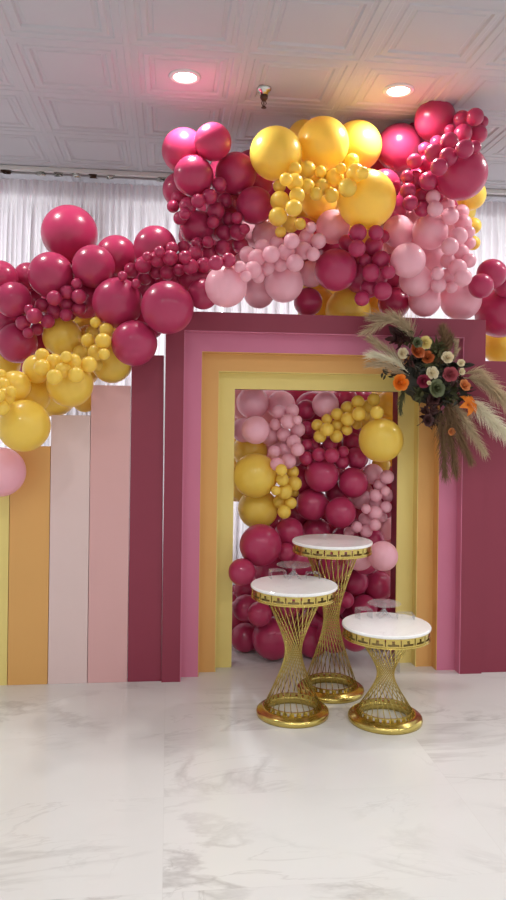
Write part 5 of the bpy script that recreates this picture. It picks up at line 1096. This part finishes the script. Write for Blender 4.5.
rose(411, 353, 9, M['rose_rust'], 2, 'rose', 'orange rose', .13)
rose(423, 358, 7.5, M['rose_rust'], 3, 'rose', 'rust coloured rose', .12)
rose(460, 385, 7, M['rose_peach'], 4, 'rose', 'peach rose', .13)
rose(420, 343, 7.5, M['rose_lemon'], 5, 'rose', 'pale yellow rose', .12)
rose(398, 354, 6.5, M['rose_cream'], 6, 'rose', 'cream rose', .11)
rose(442, 358, 7, M['rose_cream'], 7, 'rose', 'cream rose', .14)
rose(418, 381, 7.5, M['rose_wine'], 8, 'rose', 'wine red rose', .14)
rose(445, 374, 8.5, M['rose_dusty'], 9, 'rose', 'dusty red rose', .14)
rose(427, 373, 6.5, M['rose_cream'], 10, 'rose', 'cream open rose', .13, 1.5)
rose(430, 399, 6.5, M['leaf_wine'], 11, 'rose', 'dark dried rose', .12, 1.3)
rose(425, 419, 6.5, M['leaf_wine'], 12, 'rose', 'dark dried rose', .10, 1.3)
rose(447, 430, 4.5, M['rose_peach'], 13, 'rose', 'small peach bud', .14)
rose(422, 383, 2.6, M['rose_cream'], 14, 'bud', 'tiny white bud', .17)
rose(456, 363, 4.6, M['rose_cream'], 15, 'bud', 'white bud', .14)
rose(456.5, 371, 4.2, M['rose_cream'], 16, 'bud', 'white bud', .14)
rose(411, 344, 5.5, M['succulent'], 17, 'succulent', 'green succulent', .14, 1.5)
rose(430, 388, 8.5, M['succulent'], 18, 'succulent', 'green succulent', .15, 1.7)
# orange lily with pointed recurved petals
bm = bmesh.new(); R = 12 * S
for k in range(6):
    a = k * PI / 3 + .2; c, s = math.cos(a), math.sin(a); L0 = []
    for t, ww in ((.08, .10), (.3, .24), (.55, .30), (.8, .2), (1, .02)):
        x = t * R; z = R * (.75 * t - .75 * t * t * t); w = ww * R
        L0.append([bm.verts.new(((x * c - q * w * s), (x * s + q * w * c), z + abs(q) * w * .35)) for q in (1, 0, -1)])
    for A, B in zip(L0, L0[1:]):
        for i in range(2): bm.faces.new((A[i], A[i + 1], B[i + 1], B[i]))
for k in range(5):
    a = k * 1.256; tube(bm, [(0, 0, 0), (.16 * R * math.cos(a), .16 * R * math.sin(a), .5 * R)], .0014, 5)
o = obj('lily', bm, M['rose_orange'], fl, True); o.location = P(464, 404, .13); o.rotation_euler = Vector((.45, -1, .35)).to_track_quat('Z', 'Y').to_euler(); tag(o, label='bright orange lily')

# ------------------------------------------------------------------ light from the open room
w = bpy.data.worlds.new('room_daylight'); bpy.context.scene.world = w; w.use_nodes = True
nt = w.node_tree; nt.nodes.clear()
o = nt.nodes.new('ShaderNodeOutputWorld'); b = nt.nodes.new('ShaderNodeBackground'); tc = nt.nodes.new('ShaderNodeTexCoord')
sx = nt.nodes.new('ShaderNodeSeparateXYZ'); nt.links.new(tc.outputs['Generated'], sx.inputs[0])
def mth(op, a, v):
    n = nt.nodes.new('ShaderNodeMath'); n.operation = op; nt.links.new(a, n.inputs[0])
    if isinstance(v, (int, float)): n.inputs[1].default_value = v
    else: nt.links.new(v, n.inputs[1])
    return n.outputs[0]
# the hall is a little brighter towards its right side; daylight stands behind the curtained windows
day = nt.nodes.new('ShaderNodeMapRange'); day.interpolation_type = 'SMOOTHSTEP'
day.inputs['From Min'].default_value = .25; day.inputs['From Max'].default_value = .8; day.inputs['To Min'].default_value = 0; day.inputs['To Max'].default_value = 2.3
nt.links.new(sx.outputs['Y'], day.inputs['Value'])
amb = mth('ADD', mth('MULTIPLY', sx.outputs['X'], 0.14), 0.56)
nt.links.new(mth('ADD', amb, day.outputs[0]), b.inputs['Strength'])
b.inputs['Color'].default_value = (0.975, 0.99, 1.0, 1.0)
nt.links.new(b.outputs[0], o.inputs['Surface'])

# ------------------------------------------------------------------ camera
cam = bpy.data.cameras.new('camera'); co = bpy.data.objects.new('camera', cam); C.objects.link(co)
cam.sensor_fit = 'HORIZONTAL'; cam.sensor_width = 36; cam.lens = 740 * 36 / 506; cam.shift_y = -34 / 506; cam.clip_start = .05
co.matrix_world = Matrix.Translation((0, 0, 1.54)) @ Matrix.Rotation(-math.radians(6.5), 4, 'Z') @ Matrix.Rotation(PI / 2, 4, 'X') @ Matrix.Rotation(.013, 4, 'Z')
sc = bpy.context.scene; sc.camera = co
vs = sc.view_settings
vs.view_transform = 'Standard'; vs.look = 'None'; vs.exposure = 0.36; vs.gamma = 1.0; vs.use_curve_mapping = False
